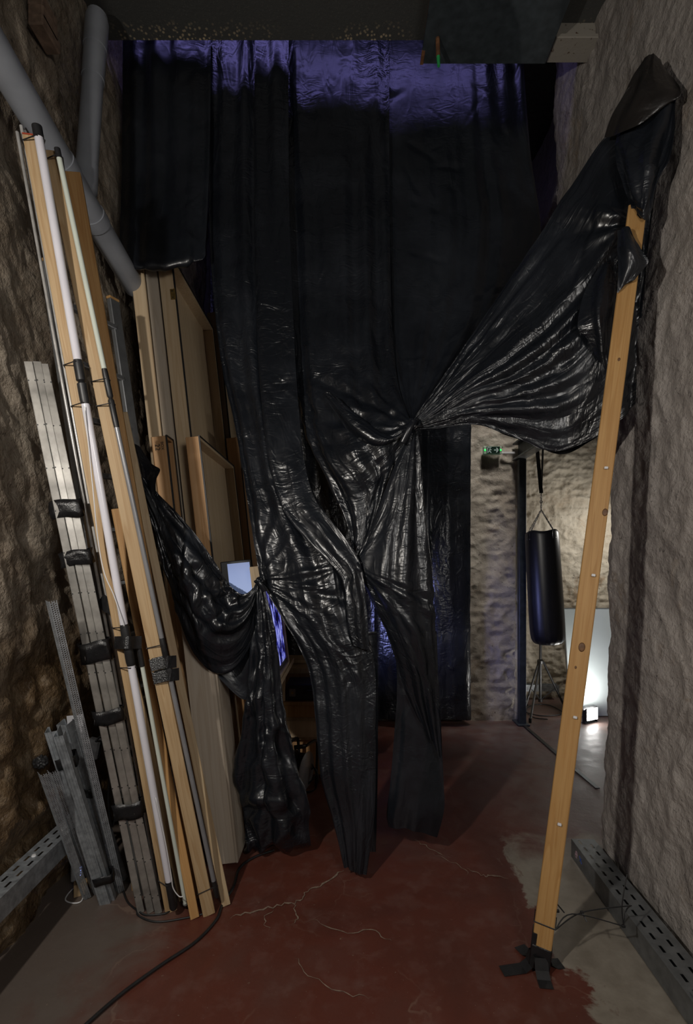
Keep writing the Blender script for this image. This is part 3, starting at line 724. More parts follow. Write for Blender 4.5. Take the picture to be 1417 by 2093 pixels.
# right hanging panel, gathered into the second knot
sheet('right_panel', [
    [(782, 50, 2.88), (930, 50, 2.88), (1066, 50, 2.88)],
    [(784, 300, 2.87), (930, 300, 2.84), (1084, 300, 2.86)],
    [(787, 480, 2.84), (935, 480, 2.80), (1106, 480, 2.84)],
    [(790, 620, 2.80), (930, 640, 2.74), (1075, 620, 2.80)],
    [(796, 720, 2.72), (910, 735, 2.66), (1010, 720, 2.70)],
    [(812, 790, 2.62), (880, 800, 2.57), (935, 790, 2.60)],
    [(832, 840, 2.52), (855, 845, 2.50), (880, 835, 2.51)],
    [(842, 862, 2.46), (848, 864, 2.45), (854, 862, 2.46)]],
    drape, 'plastic_soft', eu=0.016, ev=0.010, pleats=6, pamp=0.020, crump=0.004, seed=31, rays=[(846, 868, -110, -50, 6, 300)], iters=65)
# the arm: from the second knot up to the post
sheet('arm', [
    [(841, 862, 2.40), (847, 870, 2.39), (850, 879, 2.40)],
    [(872, 818, 2.39), (895, 845, 2.35), (905, 874, 2.38)],
    [(930, 735, 2.37), (965, 800, 2.29), (972, 868, 2.34)],
    [(1000, 632, 2.33), (1040, 730, 2.23), (1060, 820, 2.24), (1050, 893, 2.32)],
    [(1085, 505, 2.27), (1125, 620, 2.17), (1150, 770, 2.17), (1128, 922, 2.28)],
    [(1165, 385, 2.19), (1200, 540, 2.11), (1222, 720, 2.11), (1205, 900, 2.20)],
    [(1232, 285, 2.09), (1255, 480, 2.06), (1265, 680, 2.07), (1268, 858, 2.13)],
    [(1285, 240, 2.02), (1310, 460, 2.05), (1305, 640, 2.08), (1296, 828, 2.12)]],
    drape, 'plastic', eu=0.016, ev=0.018, pleats=2.5, pamp=0.028, crump=0.006, cw=1.6, seed=45, camp=1.2, rays=[(846, 868, -58, -50, 4, 620), (846, 868, -48, -28, 2, 560), (846, 868, -28, 6, 3, 330), (1305, 450, 120, 210, 4, 240)], iters=80, pins=('top', 'bot'))
# inner layer showing under the arm
sheet('arm_lining', [
    [(975, 850, 2.42), (985, 862, 2.40)], [(1010, 845, 2.42), (1030, 886, 2.38)], [(1080, 850, 2.40), (1085, 905, 2.36)],
    [(1140, 850, 2.36), (1148, 928, 2.32)], [(1200, 840, 2.30), (1208, 902, 2.26)], [(1250, 820, 2.24), (1258, 870, 2.22)]],
    drape, 'plastic_soft', eu=0.020, ev=0.050, pleats=2, seed=47, iters=30)
# hood over the top of the post
sheet('hood', [
    [(1318, 118, 1.94), (1336, 110, 1.93), (1352, 126, 1.93)],
    [(1298, 150, 1.95), (1335, 150, 1.90), (1368, 150, 1.90)],
    [(1275, 195, 1.98), (1330, 190, 1.88), (1398, 178, 1.85)],
    [(1250, 240, 2.01), (1318, 232, 1.90), (1393, 196, 1.85)],
    [(1236, 282, 2.04), (1292, 262, 1.93), (1372, 208, 1.87)]],
    drape, 'plastic_warm', eu=0.010, ev=0.015, pleats=2, pamp=0.012, cw=2.0, camp=1.2, seed=51, iters=35)
sheet('hood_folds', [
    [(1262, 262, 2.02), (1325, 240, 1.93), (1396, 190, 1.87)],
    [(1258, 300, 2.02), (1322, 290, 1.92), (1386, 250, 1.88)],
    [(1262, 340, 2.01), (1318, 335, 1.91), (1370, 310, 1.89)],
    [(1278, 385, 1.99), (1316, 385, 1.91), (1348, 360, 1.91)],
    [(1298, 430, 1.97), (1316, 432, 1.92), (1332, 425, 1.93)],
    [(1310, 446, 1.95), (1317, 450, 1.93), (1324, 446, 1.94)]],
    drape, 'plastic', eu=0.044, ev=0.025, pleats=4, pamp=0.032, crump=0.010, camp=2.0, seed=53, rays=[(1316, 440, -150, -40, 7, 190)], iters=55, pins=('top', 'bot'))
sheet('hood_tail', [
    [(1318, 380, 2.02), (1352, 340, 1.97)], [(1312, 460, 2.05), (1338, 450, 2.02)], [(1306, 560, 2.08), (1326, 560, 2.06)], [(1300, 650, 2.10), (1316, 650, 2.09)]],
    drape, 'plastic', eu=0.030, pleats=3, seed=54, iters=30)
sheet('post_flap', [
    [(1262, 470, 1.95), (1285, 462, 1.93), (1292, 478, 1.92)],
    [(1262, 510, 1.94), (1290, 505, 1.89), (1316, 520, 1.90)],
    [(1264, 560, 1.94), (1288, 545, 1.90), (1325, 536, 1.90)],
    [(1262, 600, 1.95), (1278, 582, 1.93), (1300, 570, 1.92)]],
    drape, 'plastic', eu=0.030, ev=0.025, pleats=3, pamp=0.012, seed=55, iters=40)
sheet('arm_crumple', [
    [(1225, 545, 2.08), (1262, 520, 2.04)],
    [(1195, 600, 2.08), (1230, 600, 2.02), (1262, 590, 2.04)],
    [(1182, 668, 2.08), (1225, 650, 2.02), (1260, 625, 2.04)],
    [(1200, 690, 2.08), (1235, 700, 2.04), (1262, 700, 2.06)],
    [(1225, 740, 2.10), (1245, 760, 2.06), (1258, 770, 2.08)]],
    drape, 'plastic', eu=0.032, ev=0.040, pleats=3, pamp=0.014, crump=0.010, seed=57, iters=50)
# panel between second and third knots and the right tail
sheet('right_tail', [
    [(838, 878, 2.39), (846, 884, 2.37), (855, 880, 2.38)],
    [(812, 935, 2.39), (840, 940, 2.35), (861, 940, 2.37)],
    [(772, 1045, 2.39), (820, 1050, 2.32), (871, 1045, 2.36)],
    [(738, 1125, 2.39), (810, 1125, 2.30), (879, 1120, 2.36)],
    [(730, 1160, 2.38), (805, 1190, 2.29), (885, 1190, 2.35)],
    [(752, 1215, 2.38), (820, 1255, 2.30), (888, 1260, 2.36)],
    [(782, 1275, 2.38), (840, 1310, 2.32), (892, 1330, 2.37)],
    [(806, 1340, 2.39), (850, 1375, 2.34), (895, 1410, 2.39)],
    [(822, 1400, 2.40), (862, 1440, 2.37), (899, 1480, 2.40)],
    [(850, 1462, 2.41), (878, 1505, 2.39), (904, 1560, 2.41)]],
    drape, 'plastic', eu=0.016, ev=0.015, pleats=5, pamp=0.015, crump=0.006, seed=61, rays=[(846, 872, 72, 130, 7, 330), (732, 1160, 15, 75, 8, 280)], iters=75)
sheet('right_tail_back', [
    [(805, 1290, 2.44), (850, 1290, 2.43), (893, 1290, 2.43)],
    [(812, 1400, 2.45), (855, 1400, 2.43), (897, 1400, 2.44)],
    [(806, 1500, 2.46), (855, 1500, 2.44), (902, 1500, 2.45)],
    [(798, 1600, 2.46), (850, 1600, 2.43), (907, 1600, 2.46)],
    [(790, 1665, 2.46), (850, 1670, 2.42), (908, 1655, 2.46)],
    [(794, 1690, 2.46), (845, 1698, 2.42), (894, 1712, 2.45)]],
    drape, 'plastic_soft', eu=0.014, ev=0.010, pleats=3, pamp=0.014, seed=63, iters=55)
# left tail down to the floor
sheet('left_tail', [
    [(522, 1192, 2.44), (530, 1198, 2.42), (538, 1194, 2.43)],
    [(519, 1240, 2.44), (535, 1245, 2.41), (550, 1240, 2.43)],
    [(514, 1330, 2.45), (545, 1335, 2.40), (568, 1330, 2.44)],
    [(503, 1440, 2.46), (545, 1440, 2.39), (580, 1435, 2.46)],
    [(489, 1530, 2.47), (548, 1525, 2.38), (596, 1515, 2.47)],
    [(483, 1610, 2.48), (555, 1610, 2.38), (620, 1600, 2.47)],
    [(490, 1680, 2.48), (565, 1685, 2.38), (630, 1675, 2.48)],
    [(503, 1725, 2.48), (572, 1738, 2.42), (634, 1722, 2.48)],
    [(498, 1738, 2.54), (575, 1738, 2.50), (640, 1732, 2.52)]],
    drape, 'plastic', eu=0.024, ev=0.035, pleats=5, pamp=0.028, crump=0.014, cre=1.6, camp=2.4, cw=1.7, cspread=0.8, seed=71, rays=[(530, 1190, 75, 112, 5, 330)], iters=75)
# scarf swag from the first knot to the timbers on the left
sheet('left_swag', [
    [(529, 1184, 2.44), (528, 1192, 2.42), (526, 1200, 2.43)],
    [(512, 1207, 2.44), (514, 1240, 2.38), (522, 1285, 2.44)],
    [(494, 1214, 2.43), (490, 1265, 2.34), (502, 1338, 2.43)],
    [(470, 1196, 2.41), (455, 1270, 2.30), (468, 1374, 2.40)],
    [(440, 1150, 2.38), (415, 1240, 2.26), (425, 1368, 2.37)],
    [(400, 1092, 2.34), (378, 1180, 2.24), (382, 1308, 2.34)],
    [(355, 1040, 2.32), (343, 1110, 2.27), (350, 1210, 2.34)],
    [(318, 1003, 2.31), (314, 1040, 2.28), (322, 1105, 2.32)],
    [(290, 972, 2.30), (290, 990, 2.28), (298, 1030, 2.31)]],
    drape, 'plastic', eu=0.024, ev=0.030, pleats=5, pamp=0.020, crump=0.008, cre=1.3, camp=1.8, cw=1.6, cspread=0.7, seed=81, rays=[(528, 1190, 125, 195, 8, 200), (292, 990, 20, 75, 6, 220)], iters=80, pins=('top', 'bot', 'left', 'right'))
sheet('left_swag_lower', [
    [(522, 1240, 2.48), (526, 1290, 2.46)], [(490, 1290, 2.48), (522, 1380, 2.47)], [(450, 1330, 2.46), (500, 1430, 2.47)], [(400, 1310, 2.42), (440, 1378, 2.42)]],
    drape, 'plastic_soft', eu=0.020, ev=0.030, pleats=3, seed=83, iters=40)
sheet('swag_tip', [
    [(272, 905, 2.33), (285, 912, 2.32)], [(280, 935, 2.32), (310, 948, 2.29)], [(285, 962, 2.32), (328, 960, 2.28)], [(290, 985, 2.31), (318, 982, 2.28)], [(295, 1010, 2.31), (318, 1015, 2.29)]],
    drape, 'plastic', eu=0.024, ev=0.030, pleats=2, pamp=0.010, crump=0.008, seed=85, iters=40)
# knots: a twisted loop of film with two tucked ends
def knot(px, py, d, r, seed, tail):
    c = P(px, py, d); rng = random.Random(seed); mb = MB()
    for k in range(3):
        ax = Vector((rng.uniform(-1, 1), rng.uniform(-1, .4), rng.uniform(-1, 1))).normalized(); q = ax.to_track_quat('Z', 'Y')
        pts = []
        for i in range(18):
            a = i / 18 * 2 * math.pi
            p = Vector((math.cos(a), math.sin(a), 0.35 * math.sin(2 * a + k))) * r * (0.8 + 0.25 * math.sin(3 * a + seed))
            pts.append(c + q @ p)
        mb.tube(pts, [r * (0.34 + 0.12 * math.sin(5 * i / 18 * 6.28 + k)) for i in range(18)], 9, True)
    mb.ribbon(smooth_path([c + Vector((0, -r, r * .5)), c + Vector((tail[0] * .4, -r * 1.5, tail[1] * .3)), c + Vector((tail[0], -r * 0.9, tail[1]))]), r * 1.1, 0.002, (0, -1, 0))
    mb.build('knot', M['plastic'], drape, True)
knot(530, 1188, 2.40, 0.020, 1, (0.03, -0.05))
knot(846, 866, 2.36, 0.026, 2, (-0.06, -0.10))
knot(728, 1155, 2.36, 0.022, 3, (0.03, -0.06))

# short curtain at the upper left
sc_ = thing('short_curtain', (-0.9, 2.7, 3.1), 'short black plastic curtain with a curled hem at upper left', 'curtain')
sheet('curtain_film', [
    [(240, 50, 2.74), (335, 50, 2.74), (431, 50, 2.74)],
    [(240, 250, 2.74), (335, 250, 2.72), (430, 250, 2.74)],
    [(240, 420, 2.72), (335, 420, 2.69), (425, 420, 2.71)],
    [(241, 500, 2.70), (335, 500, 2.65), (421, 490, 2.68)],
    [(246, 530, 2.68), (335, 535, 2.62), (419, 520, 2.65)],
    [(262, 548, 2.68), (335, 552, 2.64), (412, 534, 2.66)],
    [(270, 540, 2.73), (335, 545, 2.71), (405, 528, 2.72)]],
    sc_, 'plastic_soft', eu=0.014, ev=0.015, pleats=6, pamp=0.013, crump=0.004, seed=91, iters=55)
# back curtain
bc_ = thing('back_curtain', (0.4, 4.5, 0.0), 'pleated black plastic curtain hanging on the back wall', 'curtain')
for i, (x0, x1) in enumerate(((430, 620), (600, 780), (765, 880), (868, 963))):
    dd = 4.5 + 0.03 * (i % 2)
    sheet('curtain_width', [[(x0, 100, dd), ((x0 + x1) / 2, 100, dd - .03), (x1, 100, dd)], [(x0, 900, dd), ((x0 + x1) / 2, 900, dd - .04), (x1, 900, dd)],
        [(x0, 1300, dd), ((x0 + x1) / 2, 1300, dd - .05), (x1, 1300, dd)], [(x0 - 2, 1470, dd), ((x0 + x1) / 2, 1470, dd - .06), (x1 + 2, 1472, dd)]],
        bc_, 'plastic', sp=0.022, eu=0.024, ev=0.015, pleats=8, pamp=0.030, crump=0.008, seed=101 + i, iters=30)

# ------------------------------------------------------------------ steel frame of the side opening
fr = thing('steel_post', (1.655, 4.6, 0.0), 'dark steel post beside the doorway at the back wall', 'steel post')
MB().box(1.625, 1.69, 4.54, 4.60, 0.0, 2.50, 0.003).build('front_flange', M['steel'], fr)
MB().box(1.652, 1.664, 4.60, 4.66, 0.0, 2.50).build('web', M['steel'], fr)
MB().box(1.60, 1.71, 4.50, 4.67, 0.0, 0.012, 0.002).build('foot_plate', M['steel'], fr)
for i in range(6): MB().tube([(1.63 + .01 * i, 4.538, 2.475), (1.63 + .01 * i, 4.532, 2.475)], .003, 6).build('bolt', M['steel'], fr)
bl = thing('steel_lintel', (1.66, 3.6, 2.5), 'dark steel lintel beam running over the doorway', 'steel beam')
MB().box(1.60, 1.70, 2.62, 4.66, 2.505, 2.522, 0.003).build('lower_flange', M['tray'], bl)
MB().box(1.655, 1.668, 2.62, 4.66, 2.522, 2.655).build('web', M['steel'], bl)
MB().box(1.60, 1.70, 2.62, 4.66, 2.655, 2.672, 0.003).build('upper_flange', M['steel'], bl)
# black threshold strip on the floor between the rooms
th = MB()
th.ribbon([FL(1066, 1478, .002), FL(1150, 1552, .002), FL(1190, 1585, .002), FL(1222, 1612, .002)], 0.03, 0.006, (0, 0, 1))
tag(th.build('threshold_strip', M['black']), 'narrow black threshold strip on the floor of the doorway', 'floor strip')

# exit sign on the back wall
sg = P(1006, 921, 4.62); es = thing('exit_sign', (sg.x, 4.655, sg.z), 'small green emergency exit sign with arrow on the back wall', 'exit sign')
def sbox(x0, x1, y0, y1, z0, z1, name, m, par=None, c=0): return MB().box(sg.x + x0, sg.x + x1, 4.60 + y0, 4.60 + y1, sg.z + z0, sg.z + z1, c).build(name, M[m], par or es)
sbox(-.085, .085, 0, .04, -.037, .037, 'housing', 'sign_body', c=.004)
sbox(-.058, .068, -.003, .001, -.032, .034, 'sign_face', 'sign')
for x in (-.073, .077): 
    MB().lathe([(.008, 0), (.008, .004), (.004, .006)], 10).build('led', M['led'], es, mtx=Matrix.Translation((sg.x + x, 4.60, sg.z)) @ Matrix.Rotation(math.pi / 2, 4, 'X'))
ar = MB()                                     # arrow
def flat(mb, pts, y=-.0045):                  # polygon plate in sign coordinates
    n = len(pts); vs = [(sg.x + a, 4.60 + y, sg.z + b) for a, b in pts] + [(sg.x + a, 4.60 + y + .002, sg.z + b) for a, b in pts]
    mb.add(vs, [tuple(range(n)), tuple(range(2 * n - 1, n - 1, -1))] + [(i, i + n, (i + 1) % n + n, (i + 1) % n) for i in range(n)])
flat(ar, [(.012, -.004), (.040, -.004), (.040, .004), (.012, .004)])
flat(ar, [(.030, .022), (.042, .022), (.056, .0), (.044, .0)]); flat(ar, [(.030, -.022), (.044, .0), (.056, .0), (.042, -.022)])
ar.build('arrow', M['sign_white'], es)
rm = MB()                                     # running figure beside a doorway
flat(rm, [(-.050, -.028), (-.044, -.028), (-.044, .028), (-.050, .028)]); flat(rm, [(-.044, .022), (-.012, .022), (-.012, .028), (-.044, .028)])
flat(rm, [(-.030, .010), (-.022, .010), (-.022, .018), (-.030, .018)]); flat(rm, [(-.034, -.008), (-.024, -.006), (-.020, .008), (-.032, .008)])
flat(rm, [(-.024, .004), (-.010, -.002), (-.010, .003), (-.022, .010)]); flat(rm, [(-.034, -.008), (-.026, -.008), (-.016, -.018), (-.020, -.026)])
flat(rm, [(-.034, -.008), (-.030, -.012), (-.040, -.024), (-.043, -.018)]); flat(rm, [(-.020, -.028), (-.012, -.028), (-.012, -.022), (-.020, -.022)])
rm.build('running_figure', M['sign_white'], es)
tag(MB().box(sg.x + .09, 1.61, 4.615, 4.64, sg.z - .030, sg.z - .012, .002).build('cable_conduit', M['white']), 'white cable conduit from the exit sign to the steel post', 'conduit')

# ------------------------------------------------------------------ punching bag
top = P(1107, 1082, 4.36); bot = P(1121, 1318, 4.34)
L = (top - bot).length
bg = thing('punching_bag', tuple(bot), 'black leatherette punching bag hung on chains in the side room', 'punching bag')
mb = MB(); seg = 48; prof = [(.02, .0), (.09, .004), (.125, .022), (.146, .06), (.152, .12), (.150, .4), (.148, .7), (.146, .92), (.143, 1.0), (.140, 1.03)]
vs = []; sc = L / 1.03
for ri, (r, z) in enumerate(prof):
    for k in range(seg):
        a = 2 * math.pi * k / seg
        pk = 0.006 * math.sin(a * 17 + 1.3 * math.sin(a * 3)) * max(0, 1 - z / .13) * (r > .03)
        tp = -0.022 * (0.5 + 0.5 * math.cos(a * 4 + .9)) * max(0, (z - .95) / .08)
        vs.append(((r + pk) * math.cos(a), (r + pk) * math.sin(a), (z + tp) * sc))
fs = [(i * seg + k, i * seg + (k + 1) % seg, (i + 1) * seg + (k + 1) % seg, (i + 1) * seg + k) for i in range(len(prof) - 1) for k in range(seg)] + [tuple(range(seg))[::-1]]
n0 = len(vs); vs += [(.10 * math.cos(2 * math.pi * k / seg), .10 * math.sin(2 * math.pi * k / seg), 1.005 * sc) for k in range(seg)]
b0 = (len(prof) - 1) * seg
fs += [(b0 + k, b0 + (k + 1) % seg, n0 + (k + 1) % seg, n0 + k) for k in range(seg)] + [tuple(range(n0, n0 + seg))]
mb.add(vs, fs); Fb = frame(bot, top)
body = mb.build('bag_body', M['leather'], bg, True, mtx=Fb)
ss = body.modifiers.new('smooth', 'SUBSURF'); ss.levels = 1; ss.render_levels = 1
ring = P(1106.5, 1026, 4.36); hook = P(1106.5, 1008, 4.36); knee = P(1106.5, 1042, 4.36)
def link_chain(a, b, name, r=.0022, pitch=.018):
    m = MB(); n = max(2, int((b - a).length / pitch)); F_ = frame(a, b)
    for i in range(n):
        z = (i + .5) * (b - a).length / n; loop = []
        for k in range(10):
            t = k / 10 * 2 * math.pi; x, zz_ = .0055 * math.cos(t), (.0125) * math.sin(t)
            loop.append(F_ @ Vector((x, 0, z + zz_) if i % 2 else (0, x, z + zz_)))
        m.tube(loop, r, 5, True)
    m.build(name, M['chain'], bg, True)
link_chain(hook, knee, 'swivel_chain', .003, .02)
m = MB(); m.tube([ring + Vector((.012 * math.cos(t * math.pi / 7), 0, .012 * math.sin(t * math.pi / 7))) for t in range(14)], .003, 6, True); m.build('ring', M['chain'], bg, True)
for i in range(4):
    a = math.radians(20 + 90 * i); e = Fb @ Vector((.138 * math.cos(a), .138 * math.sin(a), 1.02 * sc))
    link_chain(knee, e, 'chain')
    o_ = Fb @ Vector((.150 * math.cos(a), .150 * math.sin(a), .955 * sc)); tng = (Fb.to_3x3() @ Vector((-math.sin(a), math.cos(a), 0))).normalized()
    MB().tube([e, o_ + tng * .018, o_ - tng * .018], .0028, 6, True).build('d_ring', M['chain'], bg, True)
    for s_ in (-1, 1):
        MB().lathe([(.006, 0), (.005, .003), (.001, .005)], 8).build('rivet', M['chain'], bg, mtx=frame(o_ + tng * .015 * s_ - Vector((0, 0, .012)), o_ + tng * .015 * s_ - Vector((0, 0, .012)) + Fb.to_3x3() @ Vector((math.cos(a), math.sin(a), 0))))
s1, s2 = P(1097, 905, 4.36), P(1114, 905, 4.36)
beamz = 2.66
m = MB(); m.ribbon([Vector((1.80, 4.34, 2.652)), s1, hook], .034, .003, (0, -1, .2)); m.build('strap', M['black'], bg)
m = MB(); m.ribbon([Vector((1.83, 4.38, 2.652)), s2 + Vector((0, .04, 0)), hook + Vector((0, .004, 0))], .022, .003, (0.5, -1, .2)); m.build('strap', M['black'], bg)
# the bag hangs from a ceiling hook beam in the side room
hb = thing('hanging_beam', (1.85, 4.36, 2.66), 'dark steel bar above the punching bag', 'steel bar')
MB().box(1.77, 2.6, 4.33, 4.39, 2.655, 2.70, .003).build('bar', M['steel'], hb)
MB().box(2.54, 2.58, 4.34, 4.38, 2.70, 2.95).build('hanger', M['steel'], hb)
MB().box(1.90, 1.94, 4.34, 4.38, 2.70, 2.95).build('hanger', M['steel'], hb)

# tripod behind the bag
tp = FL(1105, 1446); tc = thing('tripod_stand', (tp.x, tp.y, 0), 'black tripod stand on the floor behind the punching bag', 'tripod')
hub = Vector((tp.x, tp.y, 0.48))
MB().tube([hub - Vector((0, 0, .42)), hub + Vector((0, 0, .95))], .014, 12).build('centre_pole', M['black'], tc, 'auto')
MB().lathe([(.030, 0), (.034, .006), (.034, .035), (.022, .045)], 16).build('collar', M['black'], tc, 'auto', mtx=Matrix.Translation(hub - Vector((0, 0, .02))))
MB().lathe([(.022, 0), (.022, .03)], 12).build('lower_collar', M['black'], tc, 'auto', mtx=Matrix.Translation(hub - Vector((0, 0, .42))))
for (px, py) in ((1072, 1452), (1084, 1474), (1157, 1450)):
    f = FL(px, py, .012); d_ = (Vector((f.x, f.y, 0)) - Vector((tp.x, tp.y, 0))).normalized()
    a = hub + d_ * .03
    MB().tube([a, f], .011, 10).build('leg', M['black'], tc, 'auto')
    MB().lathe([(.014, -.012), (.015, .02), (.012, .03)], 10).build('rubber_foot', M['black'], tc, 'auto', mtx=Matrix.Translation(f))
    MB().tube([a.lerp(f, .55), hub - Vector((0, 0, .40))], .006, 8).build('brace', M['black'], tc, 'auto')
# black cables lying round the tripod
cb = MB(); rr = random.Random(5)
pts = [FL(1088 + 3 * math.sin(i), 1300 + 0 * i + 200, .008) for i in range(1)]
cb.tube(smooth_path([Vector((1.86, 5.40, 1.35)), Vector((1.85, 5.39, .5)), FL(1078, 1440, .01), FL(1070, 1452, .01), FL(1100, 1462, .01), FL(1135, 1462, .01), FL(1150, 1456, .01), FL(1125, 1442, .01), FL(1095, 1440, .01), FL(1076, 1450, .01), FL(1090, 1466, .01), FL(1120, 1470, .01)], 10), .006, 6)
tag(cb.build('power_cable', M['black'], None, True), 'thin black cable hanging down the side wall and looping round the tripod', 'cable')
# tray on the far wall of the side room
ts = thing('wall_cable_tray', (1.95, 5.42, 0.1), 'bright steel cable tray low on the side room wall', 'cable tray')
MB().box(1.69, 2.36, 5.36, 5.365, .10, .17).build('front_lip', M['galv'], ts)
MB().box(1.69, 2.36, 5.365, 5.43, .10, .104).build('bottom', M['galv'], ts)
MB().box(1.69, 2.36, 5.425, 5.43, .104, .17).build('back_lip', M['galv'], ts)
# leaning board and floor lamp
b0 = FL(1172, 1470); b1 = FL(1262, 1490)
bd = thing('leaning_board', (b0.x + .15, b0.y, 0), 'pale grey board leaning in the side room beyond the orange post', 'board')
F_ = Matrix.Translation((b0.x + .02, 4.80, .004)) @ Matrix.Rotation(math.radians(-9), 4, 'X')
MB().box(0, .62, -.012, .012, 0, 1.06, .002).build('panel', M['board'], bd, mtx=F_)
MB().box(-.008, 0, -.014, .014, 0, 1.06).build('edge_strip', M['tray'], bd, mtx=F_)
MB().box(-.008, .62, -.014, .014, 1.06, 1.068).build('edge_strip', M['tray'], bd, mtx=F_)
lp = FL(1205, 1478); fl_ = thing('floor_lamp', (lp.x, lp.y, 0), 'glaring white floor lamp standing before the pale board', 'lamp')
Fm = Matrix.Translation((lp.x + .02, lp.y, 0)) @ Matrix.Rotation(math.radians(25), 4, 'Z')
MB().box(-.07, .09, .0, .05, .02, .15, .006).build('housing', M['black'], fl_, mtx=Fm)
MB().box(-.06, .08, -.006, 0, .03, .14, .002).build('lamp_face', M['lamp'], fl_, mtx=Fm)
MB().box(-.075, -.07, .01, .04, .0, .11).build('bracket', M['black'], fl_, mtx=Fm); MB().box(.09, .095, .01, .04, .0, .11).build('bracket', M['black'], fl_, mtx=Fm)
MB().box(-.075, .095, .0, .05, .0, .006).build('base', M['black'], fl_, mtx=Fm)
area_light('floor_lamp_glow', (lp.x + .0, lp.y - .03, .16), (lp.x - .3, 5.4, 1.2), 0.14, 9.0, (1.0, 0.97, 0.92))

# ------------------------------------------------------------------ leaning orange post, tape cross, ties
pb = FL(1102, 1976); ptop = P(1303, 425, 1.99)
po = thing('leaning_post', tuple(pb), 'orange timber post leaning against the right wall, foot taped to the floor', 'timber post')
Fp = frame(pb, ptop, (1, 0.0, 0), math.radians(-24)); Lp = (ptop - pb).length
MB().box(-.034, .034, -.026, .026, 0.012, Lp, .003).build('beam', M['post_wood'], po, mtx=Fp)
M['knot_w'] = simple('wood knot', (0.12, 0.055, 0.02), 0.6, 0, 0.4, 60)
for z, x, r in ((1.73, .024, .010), (1.20, .004, .012), (1.12, -.008, .004), (2.35, .004, .005)):
    MB().lathe([(r, 0), (r * .8, .0012), (r * .35, .0016)], 14).build('wood_knot', M['knot_w'], po, True, mtx=Fp @ Matrix.Translation((x, -.0262, z)) @ Matrix.Rotation(math.pi / 2, 4, 'X') @ Matrix.Scale(1.5, 4, (0, 1, 0)))
for z, x in ((.53, .006), (.93, .012), (1.475, .012), (1.90, 0.008)):
    MB().box(x - .007, x + .007, -.036, -.0255, z, z + .010, .002).build('wall_plug', M['white'], po, mtx=Fp)
# tape wrapped round the foot
MB().box(-.037, .037, -.029, .029, 0.0, .085, .004).build('foot_tape', M['tape'], po, mtx=Fp)
MB().box(-.0375, -.02, -.0295, .0295, .085, .125, .001).build('foot_tape', M['tape'], po, mtx=Fp)
for i, (px, py) in enumerate(((1062, 1934), (1026, 1986), (1118, 2022), (1148, 1970))):
    e = FL(px, py); d_ = (e - pb); d_.z = 0
    st_ = pb + d_.normalized() * .028
    m = MB(); m.ribbon([st_ + Vector((0, 0, .055)), st_ + d_.normalized() * .012 + Vector((0, 0, .018)), st_ + d_.normalized() * .035 + Vector((0, 0, .003)), Vector((e.x, e.y, .0015))], .048, .0008, (0, 0, 1)); m.build('floor_tape', M['gaffer'], po)

# right-hand cable tray on the floor: slotted top made of real gaps
def slotted_plate(mb, L_, w, cols, pitch, sl, sw, z=0.0):
    """plate along local y (0..L_), x 0..w, with slots of length sl, width sw, in columns cols (x centres), staggered."""
    xs = [0]
    for c in cols: xs += [c - sw / 2, c + sw / 2]
    xs.append(w); n = int(L_ / pitch)
    for j in range(len(xs) - 1):
        x0, x1 = xs[j], xs[j + 1]
        if j % 2 == 0: mb.box(x0, x1, 0, L_, z - .0015, z); continue
        off = pitch * .5 * (((j - 1) // 2) % 2); y = 0
        for i in range(n + 1):
            s0 = i * pitch + off + (pitch - sl) / 2
            if s0 + sl > L_: break
            mb.box(x0, x1, y, s0, z - .0015, z); y = s0 + sl
        mb.box(x0, x1, y, L_, z - .0015, z)
a0 = FL(1168, 1752); a1 = FL(1406, 2093)
dirv = Vector((a1.x - a0.x, a1.y - a0.y, 0)).normalized()
rt = thing('floor_cable_tray', (a0.x + .06, 1.8, 0), 'grey slotted cable tray along the foot of the right wall', 'cable tray')
Ft = Matrix.Translation((a0.x, a0.y, 0)) @ Matrix.Rotation(math.atan2(dirv.y, dirv.x) - math.pi / 2, 4, 'Z')
# local +y runs towards the camera, local -x? towards the wall
LT = 2.6; wT = 0.115
m = MB(); slotted_plate(m, LT, wT, (.032, .078), .062, .034, .011, .095)
flip = Matrix.Scale(-1, 4, (1, 0, 0))
m.v = [(-x, y, z) for x, y, z in m.v]; m.f = [f[::-1] for f in m.f]
o_ = m.build('slotted_cover', M['tray'], rt, mtx=Ft)
MB().box(-.0015, 0.0, 0, LT, .004, .094).build('front_side', M['tray'], rt, mtx=Ft)
MB().box(-wT, -wT + .0015, 0, LT, .004, .094).build('back_side', M['tray'], rt, mtx=Ft)
MB().box(-wT, 0, 0.30, LT, .001, .004).build('bottom', M['tray'], rt, mtx=Ft)
MB().box(-wT * .9, -.01, .9, .915, .0955, .102).build('joint_plate', M['tray'], rt, mtx=Ft)
# marker scribbles on the tray end
def scrib(pts, mname, name='marker_scribble'):
    m = MB(); m.tube([Ft @ Vector((.0012, y, z)) for y, z in pts], .0012, 5); m.build(name, M[mname], rt)
scrib([(.052, .040), (.058, .066), (.066, .068), (.072, .055), (.070, .042), (.060, .05), (.068, .054)], 'pink'); scrib([(.050, .05), (.076, .052)], 'pink')
scrib([(.052, .036), (.07, .036)], 'pink')
scrib([(.098, .040), (.108, .048), (.108, .056), (.098, .066)], 'blue_mark'); scrib([(.124, .040), (.114, .048), (.114, .056), (.124, .066)], 'blue_mark')
